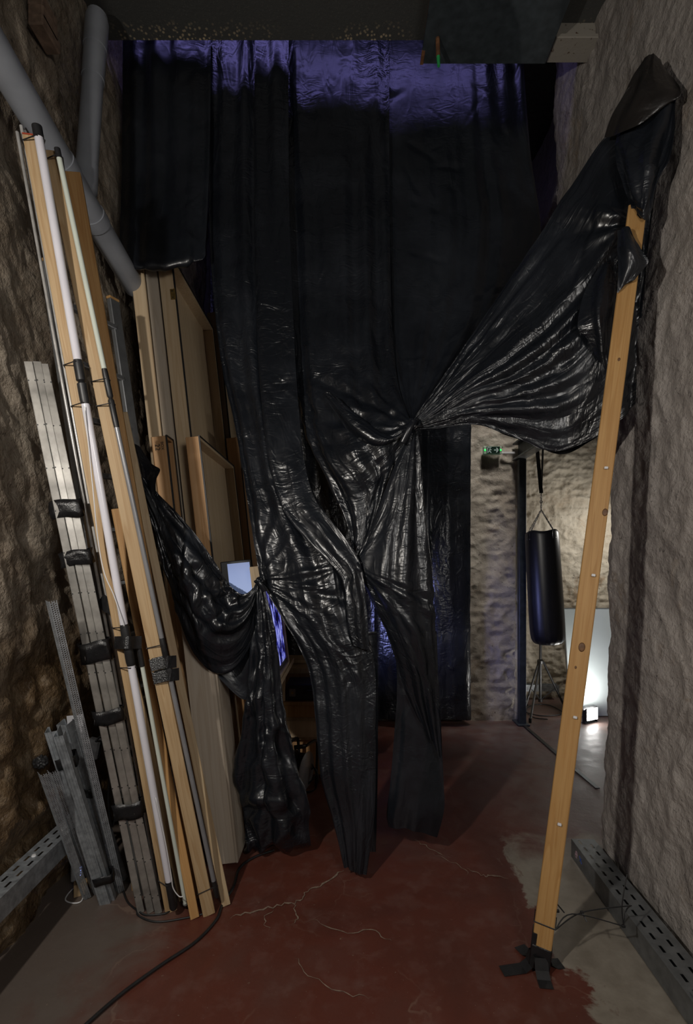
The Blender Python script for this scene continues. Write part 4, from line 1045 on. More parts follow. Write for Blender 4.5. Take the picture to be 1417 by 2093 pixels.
# cable ties between post and tray
ct = thing('cable_ties', tuple(FL(1180, 1890, .12)), 'black cable ties linking the orange post to the floor tray', 'cable tie')
zc = .165
ringp = [Fp @ Vector((x, y, zc + dz)) for x, y, dz in ((-.037, -.029, 0), (.037, -.029, .0), (.039, .029, .012), (-.037, .029, .012))]
MB().tube(ringp, .0026, 6, True).build('tie_loop', M['black'], ct)
A = ringp[1]; B_ = P(1190, 1865, 1.83); Cc = P(1291, 1851, 1.86); D_ = P(1275, 1893, 1.80); E_ = P(1170, 1868, 1.81)
MB().tube(smooth_path([A, B_, Cc], 6), .0022, 6).build('tie', M['black'], ct)
MB().tube(smooth_path([A, E_, D_], 6), .0022, 6).build('tie', M['black'], ct)
MB().tube(smooth_path([D_, P(1272, 1850, 1.80), P(1282, 1787, 1.82)], 6), .0022, 6).build('tie', M['black'], ct)
MB().tube(smooth_path([D_, P(1281, 1860, 1.82), Cc], 6), .0022, 6).build('tie', M['black'], ct)
MB().tube([B_, P(1200, 1884, 1.81)], .0024, 6).build('tie_end', M['black'], ct); MB().tube([E_ + Vector((-.03, 0, .005)), P(1133, 1840, 1.80)], .0024, 6).build('tie_end', M['black'], ct)
for p in (B_, D_, P(1140, 1862, 1.80)):
    MB().box(-.006, .006, -.004, .004, -.005, .005, .001).build('tie_head', M['black'], ct, mtx=Matrix.Translation(p))

# left wall tray
lt = thing('wall_cable_tray', (-1.24, 1.5, .26), 'galvanised slotted cable tray fixed low on the left wall', 'cable tray')
Fl = Matrix.Translation((-1.285, .2, 0))
m = MB(); slotted_plate(m, 2.12, .085, (.026, .06), .062, .034, .010, .345); m.build('slotted_cover', M['galv'], lt, mtx=Fl)
MB().box(.0835, .085, 0, 2.12, .262, .344).build('front_side', M['galv'], lt, mtx=Fl)
MB().box(0, .085, 0, 2.12, .26, .262).build('bottom', M['galv'], lt, mtx=Fl)
for y in (.4, 1.2, 2.0): MB().box(-.02, .07, y, y + .03, .235, .26).build('bracket', M['galv'], lt, mtx=Fl)
for y in (1.72, 1.90): MB().lathe([(.009, 0), (.007, .005)], 10).build('screw', M['white'], lt, mtx=Fl @ Matrix.Translation((.043, y, .345)))

# ------------------------------------------------------------------ pipes on the left wall
pp = thing('drain_pipe', (-1.23, 2.2, 3.25), 'thick grey drain pipe running down along the left wall', 'pipe')
pa, pbq = PX(-60, 20, -1.228), PX(276, 588, -1.225)
MB().tube([pa - (pbq - pa).normalized() * 2.2, pbq], .058, 24).build('main_pipe', M['pvc'], pp, 'auto')
dv_ = (pbq - pa).normalized()
yj = PX(168, 352, -1.226)
tt_ = (yj - pa).dot(dv_); jc = pa + dv_ * tt_
for s0, s1 in ((-.16, -.10), (.10, .16)):
    MB().tube([jc + dv_ * s0, jc + dv_ * s1], .063, 24).build('socket', M['pvc'], pp, 'auto')
vt = PX(199, 34, -1.23); v0 = jc + Vector((0.01, .03, 0.05))
MB().tube([jc, v0, v0.lerp(vt, .12)], [.052, .052, .050], 20).build('branch', M['pvc'], pp, 'auto')
MB().tube([v0.lerp(vt, .10), vt], .0475, 20).build('riser', M['pvc'], pp, 'auto')
for f0, f1 in ((.62, .80), (.80, .97)): MB().tube([v0.lerp(vt, f0), v0.lerp(vt, f1)], .051 if f0 < .7 else .0535, 20).build('socket', M['pvc'], pp, 'auto')

# ------------------------------------------------------------------ timbers, tubes and profiles leaning on the left wall
def pole(top_px, bot_px, xtop): return FL(*bot_px), PX(top_px[0], top_px[1], xtop)
def beam(name, a, b, w, h, mat, parent, twist=0.0, z0=0.0, z1=None):
    F__ = frame(a, b, (1, 0, 0), math.radians(twist)); L__ = (Vector(b) - Vector(a)).length
    return MB().box(-w / 2, w / 2, -h / 2, h / 2, z0, L__ if z1 is None else z1, .002).build(name, M[mat], parent, mtx=F__)
# steel rods
for i, (t_, b_) in enumerate((((35, 270), (318, 1838)), ((43, 257), (327, 1838)), ((51, 268), (336, 1838)))):
    a, b = pole(t_, b_, -1.255)
    o = MB().tube([a, b], .0062, 10).build('steel_rod', M['rod'], None, 'auto')
    tag(o, ['thin steel rod leaning on the left wall, leftmost of three', 'thin steel rod leaning on the left wall, tallest and middle of three', 'thin steel rod leaning on the left wall, nearest the first timber'][i], 'rod', 'steel rods on the left wall')
# a timber carrying fluorescent tubes end to end
def tube_timber(label, tb, tw, th_, ttw, mat, tube_ends, segs, rt_, mats, ties, tapes=()):
    a, b = pole(*tb)
    root = thing('timber_with_tubes', tuple(a), label, 'timber')
    beam('timber', a, b, tw, th_, mat, root, ttw)
    ta = FL(*tube_ends[1]); tb_ = PX(tube_ends[0][0], tube_ends[0][1], tube_ends[2]); ta = ta + Vector((.0, -.055, .0)); tb_ = tb_ + Vector((.01, -.05, 0))
    Lx = tb_ - ta
    def at(py):                               # fraction along the tube seen at a pixel row
        lo, hi = -0.1, 1.1
        for _ in range(40):
            md = (lo + hi) / 2; p = ta + Lx * md; yy_ = HY - (p.z - EYE) / p.y * FPX
            if yy_ > py: lo = md
            else: hi = md
        return lo
    for (y0, y1, m_, k) in segs:
        p, q = ta + Lx * at(y0), ta + Lx * at(y1)
        if k == 'tube': MB().tube([p, q], rt_, 16).build('light_tube', M[m_], root, 'auto')
        elif k == 'cap': MB().tube([p, p.lerp(q, .92), q], [rt_ * 1.12, rt_ * 1.12, rt_ * .8], 16).build('end_cap', M[m_], root, 'auto')
        else: MB().tube([p, p.lerp(q, .1), p.lerp(q, .46), p.lerp(q, .5), p.lerp(q, .54), p.lerp(q, .9), q], [rt_ * 1.05, rt_ * 1.2, rt_ * 1.2, rt_ * .75, rt_ * 1.2, rt_ * 1.2, rt_ * 1.05], 16).build('coupling', M[m_], root, 'auto')
    dz = (b - a).normalized(); Fm_ = frame(a, b, (1, 0, 0), math.radians(ttw)); Ll = (b - a).length
    for y in ties:
        p = ta + Lx * at(y); z = (p - a).dot(dz)
        w2, h2 = tw / 2 + .003, th_ / 2 + .003
        q = [Fm_ @ Vector((-w2, -h2, z)), Fm_ @ Vector((-w2, h2, z)), Fm_ @ Vector((w2, h2, z)), p + Vector((rt_ * 1.2, .004, 0)), p + Vector((.0, -rt_ * 1.2, 0)), p + Vector((-rt_ * .8, -rt_ * .8, 0))]
        MB().tube(q, .0022, 6, True).build('cable_tie', M['black'], root)
    for y, hh in tapes:
        p = ta + Lx * at(y); z = (p - a).dot(dz); pts = [Fm_ @ Vector((-tw / 2 - .003, -th_ / 2 - .003, z)), p + Vector((-rt_ * .9, -rt_ * 1.2, 0)), p + Vector((rt_ * .9, -rt_ * 1.2, 0)), p + Vector((rt_ * 1.9, .012, -.004)), p + Vector((rt_ * 3.0, .03, -.006))]
        MB().ribbon(smooth_path(pts, 4), hh, .0012, (0, -1, .15)).build('tape', M['tape'], root)
    return root, a, b, ta, tb_
tA = tube_timber('leftmost tall timber with a red-painted end carrying a thick white tube', ((64, 284), (350, 1858), -1.125), .048, .042, 22, 'pine', ((84, 262), (368, 1858), -1.10),
    [(258, 282, 'black', 'cap'), (282, 738, 'tube_white', 'tube'), (736, 826, 'black', 'coupling'), (826, 1278, 'tube_white', 'tube'), (1276, 1360, 'black', 'coupling'), (1360, 1800, 'tube_white', 'tube'), (1800, 1858, 'black', 'cap')],
    .0148, None, (284, 742, 826, 1282, 1364, 1806), ((1312, .05),))
Fa = frame(tA[1], tA[2], (1, 0, 0), math.radians(22)); La = (tA[2] - tA[1]).length
M['red'] = simple('red paint', (0.35, 0.05, 0.02), 0.5, 0, 0.2, 30)
MB().box(-.0242, .0242, -.0212, .0212, La, La + .004).build('painted_end', M['red'], tA[0], mtx=Fa)['label'] = 'red painted end of the timber'
tB = tube_timber('tall grained timber carrying a thin greenish and grey tube', ((108, 316), (427, 1864), -1.085), .050, .046, 22, 'pine', ((122, 300), (457, 1846), -1.065),
    [(304, 324, 'black', 'cap'), (324, 756, 'tube_green', 'tube'), (754, 874, 'black', 'coupling'), (874, 1306, 'tube_grey', 'tube'), (1304, 1386, 'black', 'coupling'), (1386, 1800, 'tube_grey', 'tube'), (1800, 1834, 'black', 'cap')],
    .0095, None, (320, 776, 826, 1318, 1812), ((1352, .05), (1378, .05)))
# plain timbers
for t_, b_, xt, w, h, mt, tw, nm, lb in (
    ((150, 356), (412, 1830), -1.095, .055, .033, 'pine_orange', 18, 'timber', 'shorter orange timber with a knot behind the thin greenish tube'),
    ((253, 846), (462, 1846), -1.02, .036, .046, 'pine_pale', 20, 'timber', 'pale timber with a raw top end standing rightmost in the row'),
    ((237, 1042), (398, 1872), -1.03, .036, .046, 'pine_orange', 22, 'timber', 'short reddish timber standing between the two tube timbers'),
    ((247, 852), (445, 1832), -1.045, .012, .022, 'pine_orange', 15, 'wooden_strip', 'thin bright orange wooden strip beside the rightmost timber'),
    ((205, 1120), (378, 1834), -1.08, .05, .04, 'pine', 20, 'timber', 'timber in the shade behind the thick white tube')):
    a, b = pole(t_, b_, xt); tag(beam(nm, a, b, w, h, mt, None, tw), lb, 'timber')
def tube_depth(tu, py):                       # depth of a tube where it crosses a pixel row
    ta, Lx = tu[3], tu[4] - tu[3]; lo, hi = -.1, 1.1
    for _ in range(40):
        md = (lo + hi) / 2; p = ta + Lx * md
        if HY - (p.z - EYE) / p.y * FPX > py: lo = md
        else: hi = md
    return (ta + Lx * lo).y
def PT(px, py, off=-.022): return P(px, py, tube_depth(tA, py) + off)
# thin milky tube running low beside the thick one
a, b = FL(379, 1846, .05), PT(291, 1362, .03)
tt2 = thing('light_tube', tuple(FL(379, 1846)), 'thin milky tube beside the short reddish timber', 'light tube')
MB().tube([a, b], .0085, 14).build('tube', M['tube_green'], tt2, 'auto'); MB().tube([FL(380, 1851, .008), a], .0105, 14).build('end_cap', M['black'], tt2, 'auto')
MB().tube([b, b + (b - a).normalized() * .08], .0105, 14).build('end_cap', M['black'], tt2, 'auto')
# thin white wire along the thick tube
m = MB(); m.tube(smooth_path([PT(172, 830), PT(180, 900), PT(190, 1000), PT(200, 1100), PT(213, 1170), PT(232, 1215), PT(246, 1255), PT(254, 1280)], 6), .0022, 6)
tag(m.build('white_wire', M['white'], None, True), 'thin white wire dangling along the thick white tube', 'wire')
m = MB(); m.tube(smooth_path([PT(318, 1630), PT(338, 1720), PT(350, 1790), PT(354, 1815), PT(366, 1832), PT(375, 1832)], 6), .0022, 6)
tag(m.build('white_wire', M['white'], None, True), 'thin white wire curling at the foot of the thick white tube', 'wire')

# bundle of steel profiles
pb0 = thing('steel_profile_bundle', tuple(FL(305, 1862)), 'tall bundle of bright steel profiles bound with black tape', 'profile bundle')
prs = []
for i, (tx, bx, dpt) in enumerate(((58, 288, 0), (75, 307, 0), (92, 325, -.006))):
    a = FL(bx, 1862 if i < 3 else 1852); b = PX(tx, 741 + (0, 0, 6, 10)[i], -1.215 + .02 * i); a.y += dpt; b.y += dpt
    F__ = frame(a, b, (1, 0, 0), math.radians((28, 34, 30, 20)[i])); Lq = (b - a).length; w, h, t_ = .028, .025, .0018
    m = MB()
    m.box(-w / 2, w / 2, -h / 2, -h / 2 + t_, 0, Lq); m.box(-w / 2, -w / 2 + t_, -h / 2, h / 2, 0, Lq); m.box(w / 2 - t_, w / 2, -h / 2, h / 2, 0, Lq)
    m.box(-w / 2, -w / 2 + .009, h / 2 - t_, h / 2, 0, Lq); m.box(w / 2 - .009, w / 2, h / 2 - t_, h / 2, 0, Lq)
    pr = m.build('profile', M['profile'], pb0, mtx=F__)
    hm = MB()
    for k in range(14):
        z = .08 + k * (Lq - .15) / 13
        for x in (-.011, .011): hm.add([(x + .0028 * math.cos(q * math.pi / 4), -h / 2 - .0004, z + .0028 * math.sin(q * math.pi / 4)) for q in range(8)], [tuple(range(8))[::-1]])
    hm.build('screw_hole', M['black_edge'], pr, mtx=F__)['kind'] = 'stuff'
    prs.append((a, b))
a0_, b0_ = (prs[0][0] + prs[2][0]) / 2, (prs[0][1] + prs[2][1]) / 2; Fz = frame(a0_, b0_, (1, 0, 0), math.radians(6)); Lz = (b0_ - a0_).length
for f_, hh in ((.757, .07), (.672, .06), (.505, .085), (.385, .06), (.205, .07)):
    c = a0_.lerp(b0_, f_); wB = .112; m = MB(); n = 26; vs = []
    for k in range(n):
        t_ = k / n * 2 * math.pi; ex = 5
        cx_, cy_ = math.cos(t_), math.sin(t_); rr_ = (abs(cx_) ** ex + abs(cy_) ** ex) ** (-1 / ex)
        for z in (-1, -.3, .3, 1):
            jit = .003 * math.sin(5 * t_ + 3 * z + f_ * 40)
            vs.append((cx_ * rr_ * (wB / 2 + .004) + jit, cy_ * rr_ * .026 + .004 + jit, f_ * Lz + z * hh / 2 + .004 * math.sin(3 * t_ + f_ * 9)))
    fs = [(k * 4 + j, ((k + 1) % n) * 4 + j, ((k + 1) % n) * 4 + j + 1, k * 4 + j + 1) for k in range(n) for j in range(3)]
    m.add(vs, fs); o_ = m.build('tape_band', M['tape'], pb0, True, mtx=Fz)
    sd = o_.modifiers.new('thickness', 'SOLIDIFY'); sd.thickness = .0015
# small tape on the rods
c = P(222, 1240, 1.99); MB().ribbon([c + Vector((-.04, .01, .03)), c, c + Vector((.05, .0, -.02))], .055, .0015, (0, -1, 0)).build('tape_band', M['tape'], pb0)

# aluminium ladder behind the timbers
ld = thing('ladder', tuple(FL(395, 1730)), 'aluminium ladder leaning behind the timbers on the left wall', 'ladder')
sa, sb_ = FL(395, 1735), PX(231, 614, -1.16)
Fd = frame(sa, sb_, (0.35, 1, 0), 0); Ld = (sb_ - sa).length
for x in (0.0, -.36):
    MB().box(x - .030, x + .030, -.012, .012, 0, Ld, .003).build('stile', M['alu'], ld, mtx=Fd)
    MB().box(x - .031, x + .031, -.013, .013, Ld, Ld + .012, .002).build('stile_cap', M['pine_orange'], ld, mtx=Fd)
for k in range(11):
    z = Ld - .14 - k * .25
    if z > .1: MB().box(-.345, -.015, -.016, .016, z - .012, z + .012, .004).build('rung', M['alu'], ld, mtx=Fd)

# perforated corner beads: real holes
def bead(name, a, b, label, w=.026):
    F__ = frame(a, b, (1, 0, 0), 0); Lq = (b - a).length; m = MB(); cell = .0085; n = int(Lq / cell); th_ = .0006
    for side in (0, 1):
        ax_ = Vector((math.cos(math.radians(38)), math.sin(math.radians(38)) * .9, 0)) if side else Vector((-math.cos(math.radians(38)), math.sin(math.radians(38)) * .9, 0))
        cols = [0, .003, .0075, .0105, .015, .018, .0225, w]
        for c in range(7):
            x0, x1 = ax_ * cols[c], ax_ * cols[c + 1]
            if c % 2 == 0:
                m.add([x0, x1, x1 + Vector((0, 0, Lq)), x0 + Vector((0, 0, Lq))], [(0, 1, 2, 3)])
            else:
                off = cell * .5 if c == 3 else 0
                for k in range(n):
                    z0_ = k * cell + off; z1_ = min(Lq, z0_ + cell * .42)
                    if z1_ > z0_: m.add([x0 + Vector((0, 0, z0_)), x1 + Vector((0, 0, z0_)), x1 + Vector((0, 0, z1_)), x0 + Vector((0, 0, z1_))], [(0, 1, 2, 3)])
    o = m.build(name, M['galv'], None, mtx=F__)
    sd = o.modifiers.new('thickness', 'SOLIDIFY'); sd.thickness = .0012
    return tag(o, label, 'corner bead')
bead('corner_bead', FL(243, 1826), PX(100, 1230, -1.08), 'tall perforated steel corner bead standing against the rough wall')
bead('corner_bead', FL(174, 1840), PX(84, 1585, -1.12), 'short perforated steel corner bead standing leftmost against the tray')
bead('corner_bead', FL(194, 1830), PX(103, 1580, -1.15), 'short perforated steel corner bead, right-hand one of the pair')
# galvanised stud bundles
def stud_bundle(label, pieces, tapes):
    root = thing('steel_stud_bundle', tuple(FL(*pieces[0][1])), label, 'steel studs')
    for (t_, b_, xt, w, tw) in pieces:
        a, b = pole(t_, b_, xt); F__ = frame(a, b, (1, 0, 0), math.radians(tw)); Lq = (b - a).length; h = w * .9; m = MB()
        m.box(-w / 2, w / 2, -h / 2, -h / 2 + .0015, 0, Lq); m.box(-w / 2, -w / 2 + .0015, -h / 2, h / 2, 0, Lq); m.box(w / 2 - .0015, w / 2, -h / 2, h / 2, 0, Lq)
        for x in (-.3, 0, .3): m.box(x * w - .0015, x * w + .0015, -h / 2 - .002, -h / 2, 0, Lq)
        m.box(-w / 2, -w / 2 + .008, h / 2 - .0015, h / 2, 0, Lq); m.box(w / 2 - .008, w / 2, h / 2 - .0015, h / 2, 0, Lq)
        m.build('stud', M['galv'], root, mtx=F__)
        for (y, wB, hB) in tapes:
            if t_[1] < y < b_[1] and pieces[0][0] == t_:
                z = Lq * (b_[1] - y) / (b_[1] - t_[1]); n = 20; vs = []
                for k in range(n):
                    q = k / n * 2 * math.pi; cx_, cy_ = math.cos(q), math.sin(q); r_ = (abs(cx_) ** 6 + abs(cy_) ** 6) ** (-1 / 6)
                    for s_ in (-1, 1): vs.append((wB * .22 + cx_ * r_ * wB / 2, cy_ * r_ * (h / 2 + .006), z + s_ * hB / 2 + .003 * math.sin(3 * q)))
                m = MB().add(vs, [(k * 2, ((k + 1) % n) * 2, ((k + 1) % n) * 2 + 1, k * 2 + 1) for k in range(n)])
                o_ = m.build('tape_band', M['tape'], root, True, mtx=F__); sd = o_.modifiers.new('thickness', 'SOLIDIFY'); sd.thickness = .002
    return root
stud_bundle('bundle of grey galvanised studs taped together against the left wall', [((107, 1490), (217, 1842), -1.14, .045, 15), ((121, 1500), (228, 1836), -1.10, .035, 15)], [(1548, .075, .05), (1788, .085, .045)])
stud_bundle('shorter pair of galvanised studs behind the taped stud bundle', [((133, 1476), (236, 1798), -1.19, .050, -10), ((152, 1490), (252, 1796), -1.17, .03, -10)], [(1604, .06, .045)])
# crumpled tape lumps and old battery packs behind the studs
def lump(px, py, d, r, mname, name, label, cat, seed):
    bm = bmesh.new(); bmesh.ops.create_icosphere(bm, subdivisions=3, radius=1); rg = random.Random(seed); ph = [rg.uniform(0, 6) for _ in range(6)]
    for v in bm.verts:
        n = v.co.copy(); k = 1 + .22 * math.sin(5 * n.x + ph[0]) * math.sin(6 * n.y + ph[1]) + .14 * math.sin(11 * n.z + ph[2]) * math.sin(9 * n.x + ph[3])
        v.co = Vector((n.x * r[0], n.y * r[1], n.z * r[2])) * k
    me = bpy.data.meshes.new(name); bm.to_mesh(me); bm.free(); me.materials.append(M[mname])
    o = bpy.data.objects.new(name, me); o.matrix_basis = Matrix.Translation(P(px, py, d)); put(o, None); tag(o, label, cat); return o
lump(83, 1558, 2.0, (.028, .02, .026), 'gaffer', 'tape_ball', 'crumpled ball of black tape sticking out beside the taped studs', 'tape', 7)
M['felt'] = simple('dark felt', (0.03, 0.03, 0.032), 0.9, 0, 0.4, 60, 0.4)
sb2 = thing('cable_box', tuple(P(191, 1530, 2.15)), 'small dark box hung with cables on the rough wall behind the studs', 'cable box')
MB().box(-.03, .03, -.02, .02, -.045, .045, .008).build('box_body', M['felt'], sb2, mtx=Matrix.Translation(P(191, 1530, 2.15)) @ Matrix.Rotation(.2, 4, 'Y'))
m = MB(); m.tube(smooth_path([P(196, 1515, 2.13), P(208, 1505, 2.1), P(222, 1520, 2.1), P(224, 1580, 2.12), P(222, 1640, 2.13), P(230, 1690, 2.15), P(245, 1620, 2.15), P(262, 1580, 2.2)], 6), .005, 6); m.build('cable', M['black'], sb2, True)
# router, block, cable loop
ro = FL(160, 1800); rw = thing('router', (ro.x, ro.y, 0), 'white router with blue lights standing behind the corner beads', 'router')
MB().box(-.030, .030, -.012, .012, 0, .19, .006).build('router_body', M['white'], rw, mtx=Matrix.Translation((ro.x, ro.y, 0.0)) @ Matrix.Rotation(.35, 4, 'Z'))
for k in range(4): MB().box(.010, .014, -.0135, -.0118, .03 + .012 * k, .034 + .012 * k).build('led', M['led_blue'], rw, mtx=Matrix.Translation((ro.x, ro.y, 0.0)) @ Matrix.Rotation(.35, 4, 'Z'))
bk = FL(162, 1836); tag(MB().box(-.028, .028, -.02, .02, 0, .055, .002).build('wood_block', M['pine'], None, mtx=Matrix.Translation((bk.x - .01, bk.y + .03, 0.0)) @ Matrix.Rotation(.5, 4, 'Z')), 'small wooden block on the floor by the corner beads', 'wood block')
m = MB(); m.tube(smooth_path([FL(172, 1806, .01), FL(156, 1812, .004), FL(140, 1826, .003), FL(134, 1840, .003), FL(150, 1846, .003), FL(166, 1842, .003), FL(172, 1826, .003)], 8), .003, 6)
tag(m.build('white_cable', M['white'], None, True), 'thin white cable looped on the floor by the router', 'cable')
bk = FL(272, 1830); tag(MB().box(-.02, .02, -.03, .03, 0, .30, .002).build('wood_block', M['pine_orange'], None, mtx=Matrix.Translation((bk.x, bk.y + .06, 0.0)) @ Matrix.Rotation(-.1, 4, 'Y')), 'upright orange wood offcut behind the foot of the steel profiles', 'wood block')
m = MB(); m.box(-.035, .035, -.002, .002, 0, .16); pm = P(160, 1480, 2.14)
tag(m.build('paper_sheet', M['paper'], None, mtx=Matrix.Translation(pm - Vector((0, 0, .12))) @ Matrix.Rotation(-.1, 4, 'Y')), 'folded white paper tucked behind the tall corner bead', 'paper')

# black cable across the floor
m = MB(); m.tube(smooth_path([FL(560, 1738, .006), FL(520, 1752, .006), FL(490, 1775, .006), FL(478, 1812, .006), FL(455, 1848, .006), FL(442, 1880, .006), FL(400, 1925, .006), FL(330, 1972, .006), FL(250, 2030, .006), FL(175, 2095, .006), FL(60, 2200, .006)], 8), .006, 8)
tag(m.build('floor_cable', M['black'], None, True), 'black cable running across the red floor from the timbers', 'cable')
m = MB(); m.tube(smooth_path([FL(252, 1822, .005), FL(262, 1845, .005), FL(283, 1862, .005), FL(300, 1870, .005), FL(340, 1866, .005), FL(362, 1848, .005)], 8), .004, 6)
m.tube(smooth_path([FL(280, 1858, .005), FL(284, 1872, .005), FL(320, 1884, .005), FL(380, 1876, .005), FL(438, 1862, .005)], 8), .004, 6)
tag(m.build('loose_cable', M['black'], None, True), 'thin black cable coiled round the feet of the profiles', 'cable')

# ------------------------------------------------------------------ crates leaning on the left wall
def crate(label, x0, y0, dep, h, th, lean, mat, inner, rail=.07, hinge=False, trim=True, name='wooden_crate'):
    """x0 = foot of outer (right) face, y0 = front depth; open tray faces right."""
    root = thing(name, (x0, y0, 0), label, 'crate')
    F__ = Matrix.Translation((x0, y0, th * math.sin(lean))) @ Matrix.Rotation(-lean, 4, 'Y')
    t_ = .018
    MB().box(-th, -th + t_, t_, dep - t_, t_, h - t_).build('back_panel', M[inner], root, mtx=F__)
    MB().box(-th, 0, 0, t_, 0, h, .002).build('side_board', M[mat], root, mtx=F__); MB().box(-th, 0, dep - t_, dep, 0, h, .002).build('side_board', M[inner], root, mtx=F__)
    MB().box(-th, 0, t_, dep - t_, h - t_, h, .002).build('top_board', M[inner], root, mtx=F__); MB().box(-th, 0, t_, dep - t_, 0, t_, .002).build('bottom_board', M[mat], root, mtx=F__)
    if trim:
        MB().box(-.004, .004, -.004, .004, 0, h).build('edge_trim', M['black_edge'], root, mtx=F__)
        MB().box(-.004, .004, 0, dep, h - .004, h + .004).build('edge_trim', M['black_edge'], root, mtx=F__)
        MB().box(-.004, .004, dep - .004, dep + .004, 0, h).build('edge_trim', M['black_edge'], root, mtx=F__)
    if hinge:
        for z in hinge:
            hgp = MB().box(-.030, -.004, -.003, 0, z - .03, z + .03, .001).build('hinge', M['brass'], root, mtx=F__)
            MB().tube([F__ @ Vector((-.003, -.003, z - .032)), F__ @ Vector((-.003, -.003, z + .032))], .004, 8).build('hinge_pin', M['brass'], root)
            for q in (-.018, .018): MB().lathe([(.004, 0), (.002, .001)], 8).build('hinge_screw', M['black_edge'], root, mtx=F__ @ Matrix.Translation((-.018, -.003, z + q)) @ Matrix.Rotation(math.pi / 2, 4, 'X'))
    return root, F__
le = math.radians(6.2)
crate('tall flat wooden crate with brass hinges and recessed pale panel', -.642, 2.75, .85, 3.27, .085, le, 'ply', 'ply', hinge=(3.05, 2.08))
crate('shorter wooden crate with black edges in front of the hinged one', -.548, 2.60, .80, 2.20, .075, math.radians(6.4), 'ply_warm', 'ply')
c22, F22 = crate('narrow wooden crate stamped BOX 22 beside the hinged crate', -.735, 2.63, .105, 2.21, .085, math.radians(6.4), 'ply_warm', 'ply_warm')
crate('narrow pale crate standing between the wall and the hinged crate', -.74, 2.76, .80, 3.30, .065, math.radians(6.2), 'ply_white', 'ply', trim=False)
crate('leftmost tall pale crate beside the lower end of the drain pipe', -.81, 2.75, .80, 3.28, .075, math.radians(6.2), 'ply', 'ply', trim=False)
crate('far wooden crate seen between the hinged crate and the curtain', -.63, 3.70, .66, 3.45, .08, math.radians(6.0), 'ply', 'ply')
crate('brown wooden crate deep behind the hinged crate near the curtain', -.52, 3.46, .80, 2.42, .09, math.radians(6.0), 'ply_warm', 'ply_warm')
crate('low bleached plywood crate at the foot of the row, beside the timbers', -.552, 2.41, .185, 1.38, .14, math.radians(6.4), 'ply_white', 'ply_white', trim=False)
# solid face on the low crate
F__ = Matrix.Translation((-.552, 2.41, .14 * math.sin(math.radians(6.4)))) @ Matrix.Rotation(-math.radians(6.4), 4, 'Y')
low = [o for o in COL.objects if o.get('label', '').startswith('low bleached')][0]
MB().box(0, .012, -.002, .187, -.0, 1.38, .002).build('face_panel', M['ply_white'], low, mtx=F__)
# orange board between
tag(MB().box(-.02, .02, 0, .28, 0, 1.18, .002).build('plywood_board', M['ply_warm'], None, mtx=Matrix.Translation((-.512, 2.70, 0.004)) @ Matrix.Rotation(-math.radians(6.4), 4, 'Y')), 'warm brown plywood board between the bleached crate and the left tail of film', 'board')
# printed letters
def text_part(body, size, F__, parent, mat, name='stencil'):
    cu = bpy.data.curves.new(name, 'FONT'); cu.body = body; cu.size = size; cu.extrude = .0003; cu.align_x = 'CENTER'; cu.align_y = 'CENTER'
    tmp = bpy.data.objects.new(name + '_tmp', cu); COL.objects.link(tmp)
    dg = bpy.context.evaluated_depsgraph_get(); me = bpy.data.meshes.new_from_object(tmp.evaluated_get(dg))
    bpy.data.objects.remove(tmp, do_unlink=True); me.materials.clear(); me.materials.append(M[mat]); me.name = name
    o = bpy.data.objects.new(name, me); o.matrix_basis = F__; put(o, parent); return o
Rx = Matrix.Rotation(math.pi / 2, 4, 'X')
text_part('BOX', .022, F22 @ Matrix.Translation((-.026, -.003, 2.155)) @ Rx @ Matrix.Rotation(-math.pi / 2, 4, 'Z'), c22, 'print')
text_part('22', .038, F22 @ Matrix.Translation((-.054, -.003, 2.150)) @ Rx @ Matrix.Rotation(-math.pi / 2, 4, 'Z'), c22, 'print')

# tablet monitor on an arm fixed to the crate
tcn = P(487, 1182, 2.72); tb = thing('small_monitor', tuple(tcn), 'small black framed monitor showing pale sky over a mountain ridge', 'monitor')
Ftb = Matrix.Translation(tcn) @ Matrix.Rotation(math.radians(-6), 4, 'Y') @ Matrix.Rotation(math.radians(14), 4, 'Z')
MB().box(-.088, .078, -.014, .014, -.15, .10, .004).build('bezel', M['black'], tb, mtx=Ftb)
vs = [(-.052, -.0146, -.135), (.070, -.0146, -.135), (.070, -.0146, .085), (-.052, -.0146, .085)]
sc1 = mesh_obj('screen', vs, [(0, 1, 2, 3)], M['screen_sky'], tb, mtx=Ftb)
def quad_uv(o):
    l = o.data.uv_layers.new(name='uv')
    for i, c in enumerate(((0, 0), (1, 0), (1, 1), (0, 1))): l.data[i].uv = c
quad_uv(sc1)
MB().box(-.16, -.02, .014, .034, -.02, .02, .003).build('wall_arm', M['black'], tb, mtx=Ftb)
# television in a wooden frame
tvF = Matrix.Translation((-.395, 2.62, .86)) @ Matrix.Rotation(-math.radians(7), 4, 'Y')
tv = thing('television', (-.395, 2.9, .86), 'television in a wooden frame with violet and white streaks on screen', 'television')
MB().box(-.05, -.004, 0, .60, 0, .62, .004).build('tv_body', M['black'], tv, mtx=tvF)
sc2 = mesh_obj('screen', [(-.003, .012, .03), (-.003, .585, .03), (-.003, .585, .60), (-.003, .012, .60)], [(0, 1, 2, 3)], M['screen_noise'], tv, mtx=tvF); quad_uv(sc2)
for (y0, y1, z0, z1) in ((-.02, .0, -.02, .64), (.60, .622, -.02, .64), (0, .60, -.02, 0), (0, .60, .62, .64)):
    MB().box(-.05, .012, y0, y1, z0, z1, .002).build('frame_board', M['ply'], tv, mtx=tvF)
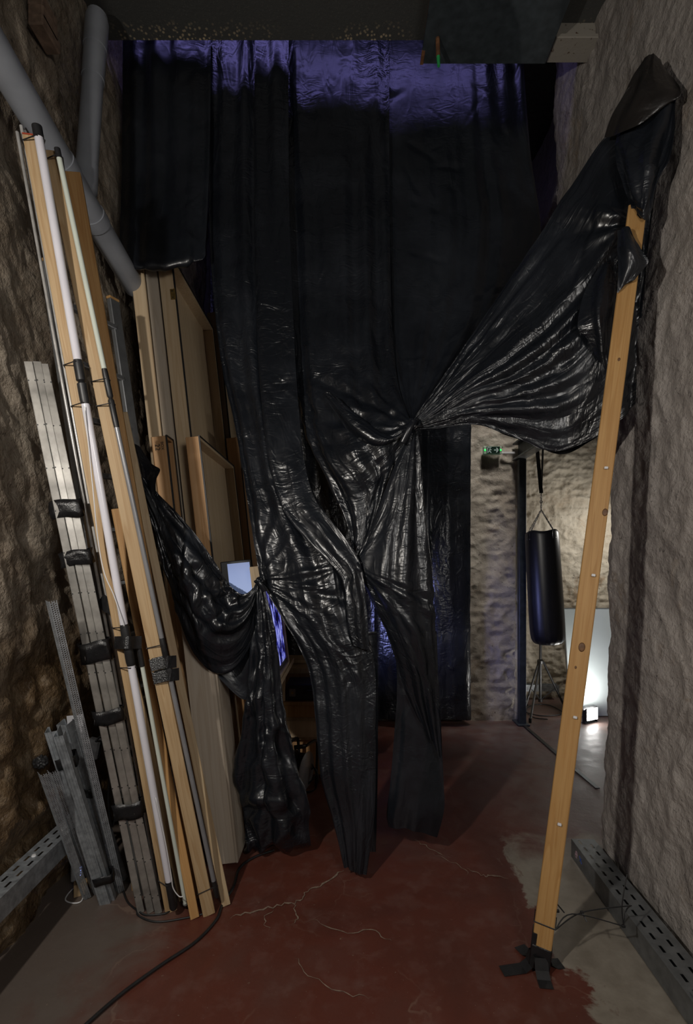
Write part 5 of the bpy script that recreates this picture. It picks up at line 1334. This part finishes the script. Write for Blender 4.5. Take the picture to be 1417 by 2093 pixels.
# wooden steps under it
ws = thing('wooden_steps', (-.3, 3.4, 0), 'low wooden steps of stacked planks carrying the suitcase', 'wooden steps')
def wbox(x0, x1, y0, y1, z0, z1, nm, m_='pine'): return MB().box(x0, x1, y0, y1, z0, z1, .003).build(nm, M[m_], ws)
wbox(-.50, .12, 3.28, 3.62, .545, .57, 'tread', 'pine_orange'); wbox(-.50, .12, 3.30, 3.33, .46, .545, 'riser', 'pine_orange')
wbox(-.50, .12, 3.32, 3.45, .43, .458, 'tread', 'pine_pale'); wbox(-.50, .12, 3.36, 3.385, .30, .43, 'riser', 'ply')
wbox(-.50, .12, 3.40, 3.55, .27, .298, 'tread', 'ply'); wbox(-.50, .12, 3.46, 3.485, .0, .27, 'riser', 'ply_warm')
wbox(-.50, .12, 3.56, 3.72, .70, .74, 'tread', 'pine_pale'); wbox(-.50, .12, 3.73, 3.95, .74, .765, 'tread', 'pine_pale'); wbox(-.50, .12, 3.60, 3.63, .57, .70, 'riser', 'ply_warm')
wbox(-.50, -.47, 3.49, 3.95, 0, .545, 'side_board', 'ply'); wbox(.09, .12, 3.49, 3.95, 0, .545, 'side_board', 'ply'); wbox(-.5, -.47, 3.63, 3.95, .545, .70, 'side_board', 'ply'); wbox(.09, .12, 3.63, 3.95, .545, .70, 'side_board', 'ply')
wbox(-.50, .12, 3.90, 3.95, .0, .74, 'riser', 'ply')
wbox(-.44, -.38, 2.66, 3.5, .795, .83, 'rail', 'ply'); wbox(-.46, -.42, 2.66, 2.70, .0, .795, 'rail', 'ply'); wbox(-.46, -.42, 3.30, 3.34, .57, .795, 'rail', 'ply')
# suitcase
sx, sy, sz = P(584, 1430, 3.30).x, 3.31, .571
su = thing('suitcase', (sx + .2, sy + .1, sz), 'black briefcase with navy lid lying on the wooden steps', 'suitcase')
MB().box(sx, sx + .42, sy, sy + .22, sz, sz + .105, .005).build('case_body', M['case'], su)
MB().box(sx + .002, sx + .418, sy + .002, sy + .218, sz + .104, sz + .112, .003).build('case_lid', M['navy'], su)
for x in (.045, .35): 
    lk = MB().box(sx + x - .022, sx + x + .022, sy - .004, sy, sz + .030, sz + .082, .001).build('lock', M['chain'], su)
    MB().lathe([(.009, 0), (.008, .003)], 12).build('key_plate', M['brass'], lk, mtx=Matrix.Translation((sx + x, sy - .004, sz + .055)) @ Matrix.Rotation(math.pi / 2, 4, 'X'))
MB().tube(smooth_path([(sx + .14, sy, sz + .06), (sx + .14, sy - .02, sz + .075), (sx + .21, sy - .025, sz + .078), (sx + .28, sy - .02, sz + .075), (sx + .28, sy, sz + .06)], 5), .007, 8).build('handle', M['case'], su, True)
# cable reel
rc = FL(612, 1624); rl = thing('cable_reel', (rc.x, rc.y, 0), 'black cable reel with curled cable standing on the floor', 'cable reel')
Fr = Matrix.Translation((rc.x, rc.y + .02, .155)) @ Matrix.Rotation(math.radians(70), 4, 'Z') @ Matrix.Rotation(math.pi / 2, 4, 'X')
for z in (-.05, .05): MB().lathe([(.02, z - .003), (.115, z - .003), (.12, z), (.115, z + .003), (.02, z + .003)], 28).build('reel_disc', M['tube_grey'] if z > 0 else M['black'], rl, 'auto', mtx=Fr)
MB().lathe([(.06, -.047), (.06, .047)], 24).build('drum', M['black'], rl, 'auto', mtx=Fr)
m = MB()
for k in range(9):
    z = -.04 + .01 * k; m.tube([Fr @ Vector((.10 * math.cos(t / 12 * math.pi), .10 * math.sin(t / 12 * math.pi), z)) for t in range(24)], .006, 6, True)
m.build('wound_cable', M['black'], rl, True)
hp = [Fr @ Vector((x, y, z)) for x, y, z in ((.13, -.155, .06), (.13, .10, .07), (.10, .165, .07), (-.04, .175, .06))]
MB().tube(smooth_path(hp, 6), .010, 8).build('handle_frame', M['black'], rl, True); MB().tube([hp[3], hp[3] + Vector((-.07, -.02, 0))], .014, 8).build('grip', M['black'], rl, True)
hp2 = [Fr @ Vector((x, y, -z)) for x, y, z in ((.13, -.155, .06), (.13, .10, .07), (.10, .165, .07), (-.04, .175, .06))]; MB().tube(smooth_path(hp2, 6), .010, 8).build('handle_frame', M['black'], rl, True)
m = MB(); q = FL(628, 1610, .008)
m.tube(smooth_path([q + Vector((.0, .0, .10)), q + Vector((.05, -.02, .14)), q + Vector((.075, -.03, .08)), q + Vector((.05, -.03, .0)), q + Vector((-.02, -.05, .0)), q + Vector((.0, -.06, .04)), q + Vector((.06, -.03, .10)), q + Vector((.03, .0, .16))], 8), .005, 6)
m.build('loose_cable', M['black'], rl, True)

# cracks and paint losses in the floor: thin flakes lying in the surface
ck = MB(); M['crack'] = simple('pale crack filler', (0.21, 0.155, 0.115), 0.8, 0, 0.35, 60)
def crack(pts, w, seed):
    rg = random.Random(seed); P3 = [FL(*p) for p in pts]; path = smooth_path(P3, 6); out = []
    vs = []
    for i, p in enumerate(path):
        d_ = (path[min(i + 1, len(path) - 1)] - path[max(i - 1, 0)]); d_.z = 0; d_.normalize(); s_ = Vector((-d_.y, d_.x, 0))
        j_ = s_ * rg.gauss(0, .006); ww = w * rg.uniform(.3, 1.3) * min(1, .2 + min(i, len(path) - 1 - i) / 4)
        vs += [p + j_ + s_ * ww + Vector((0, 0, .0008)), p + j_ - s_ * ww + Vector((0, 0, .0008))]
    ck.add(vs, [(2 * i, 2 * i + 2, 2 * i + 3, 2 * i + 1) for i in range(len(path) - 1)])
crack([(700, 1778), (672, 1800), (632, 1818), (612, 1840), (575, 1850), (520, 1862), (470, 1875)], .0045, 1)
crack([(600, 1845), (608, 1870), (600, 1890)], .003, 2); crack([(640, 1880), (700, 1905), (760, 1900), (800, 1925)], .0022, 3)
crack([(560, 1860), (540, 1876), (550, 1900)], .002, 4); crack([(850, 1715), (880, 1735), (910, 1750)], .003, 5); crack([(885, 1745), (940, 1770), (960, 1790)], .002, 6)
crack([(955, 1775), (985, 1788), (1005, 1790), (1040, 1796)], .005, 7); crack([(600, 1960), (640, 2000), (700, 2030), (760, 2040)], .0018, 8)
ck.build('floor_crack', M['crack'], floor)['kind'] = 'stuff'
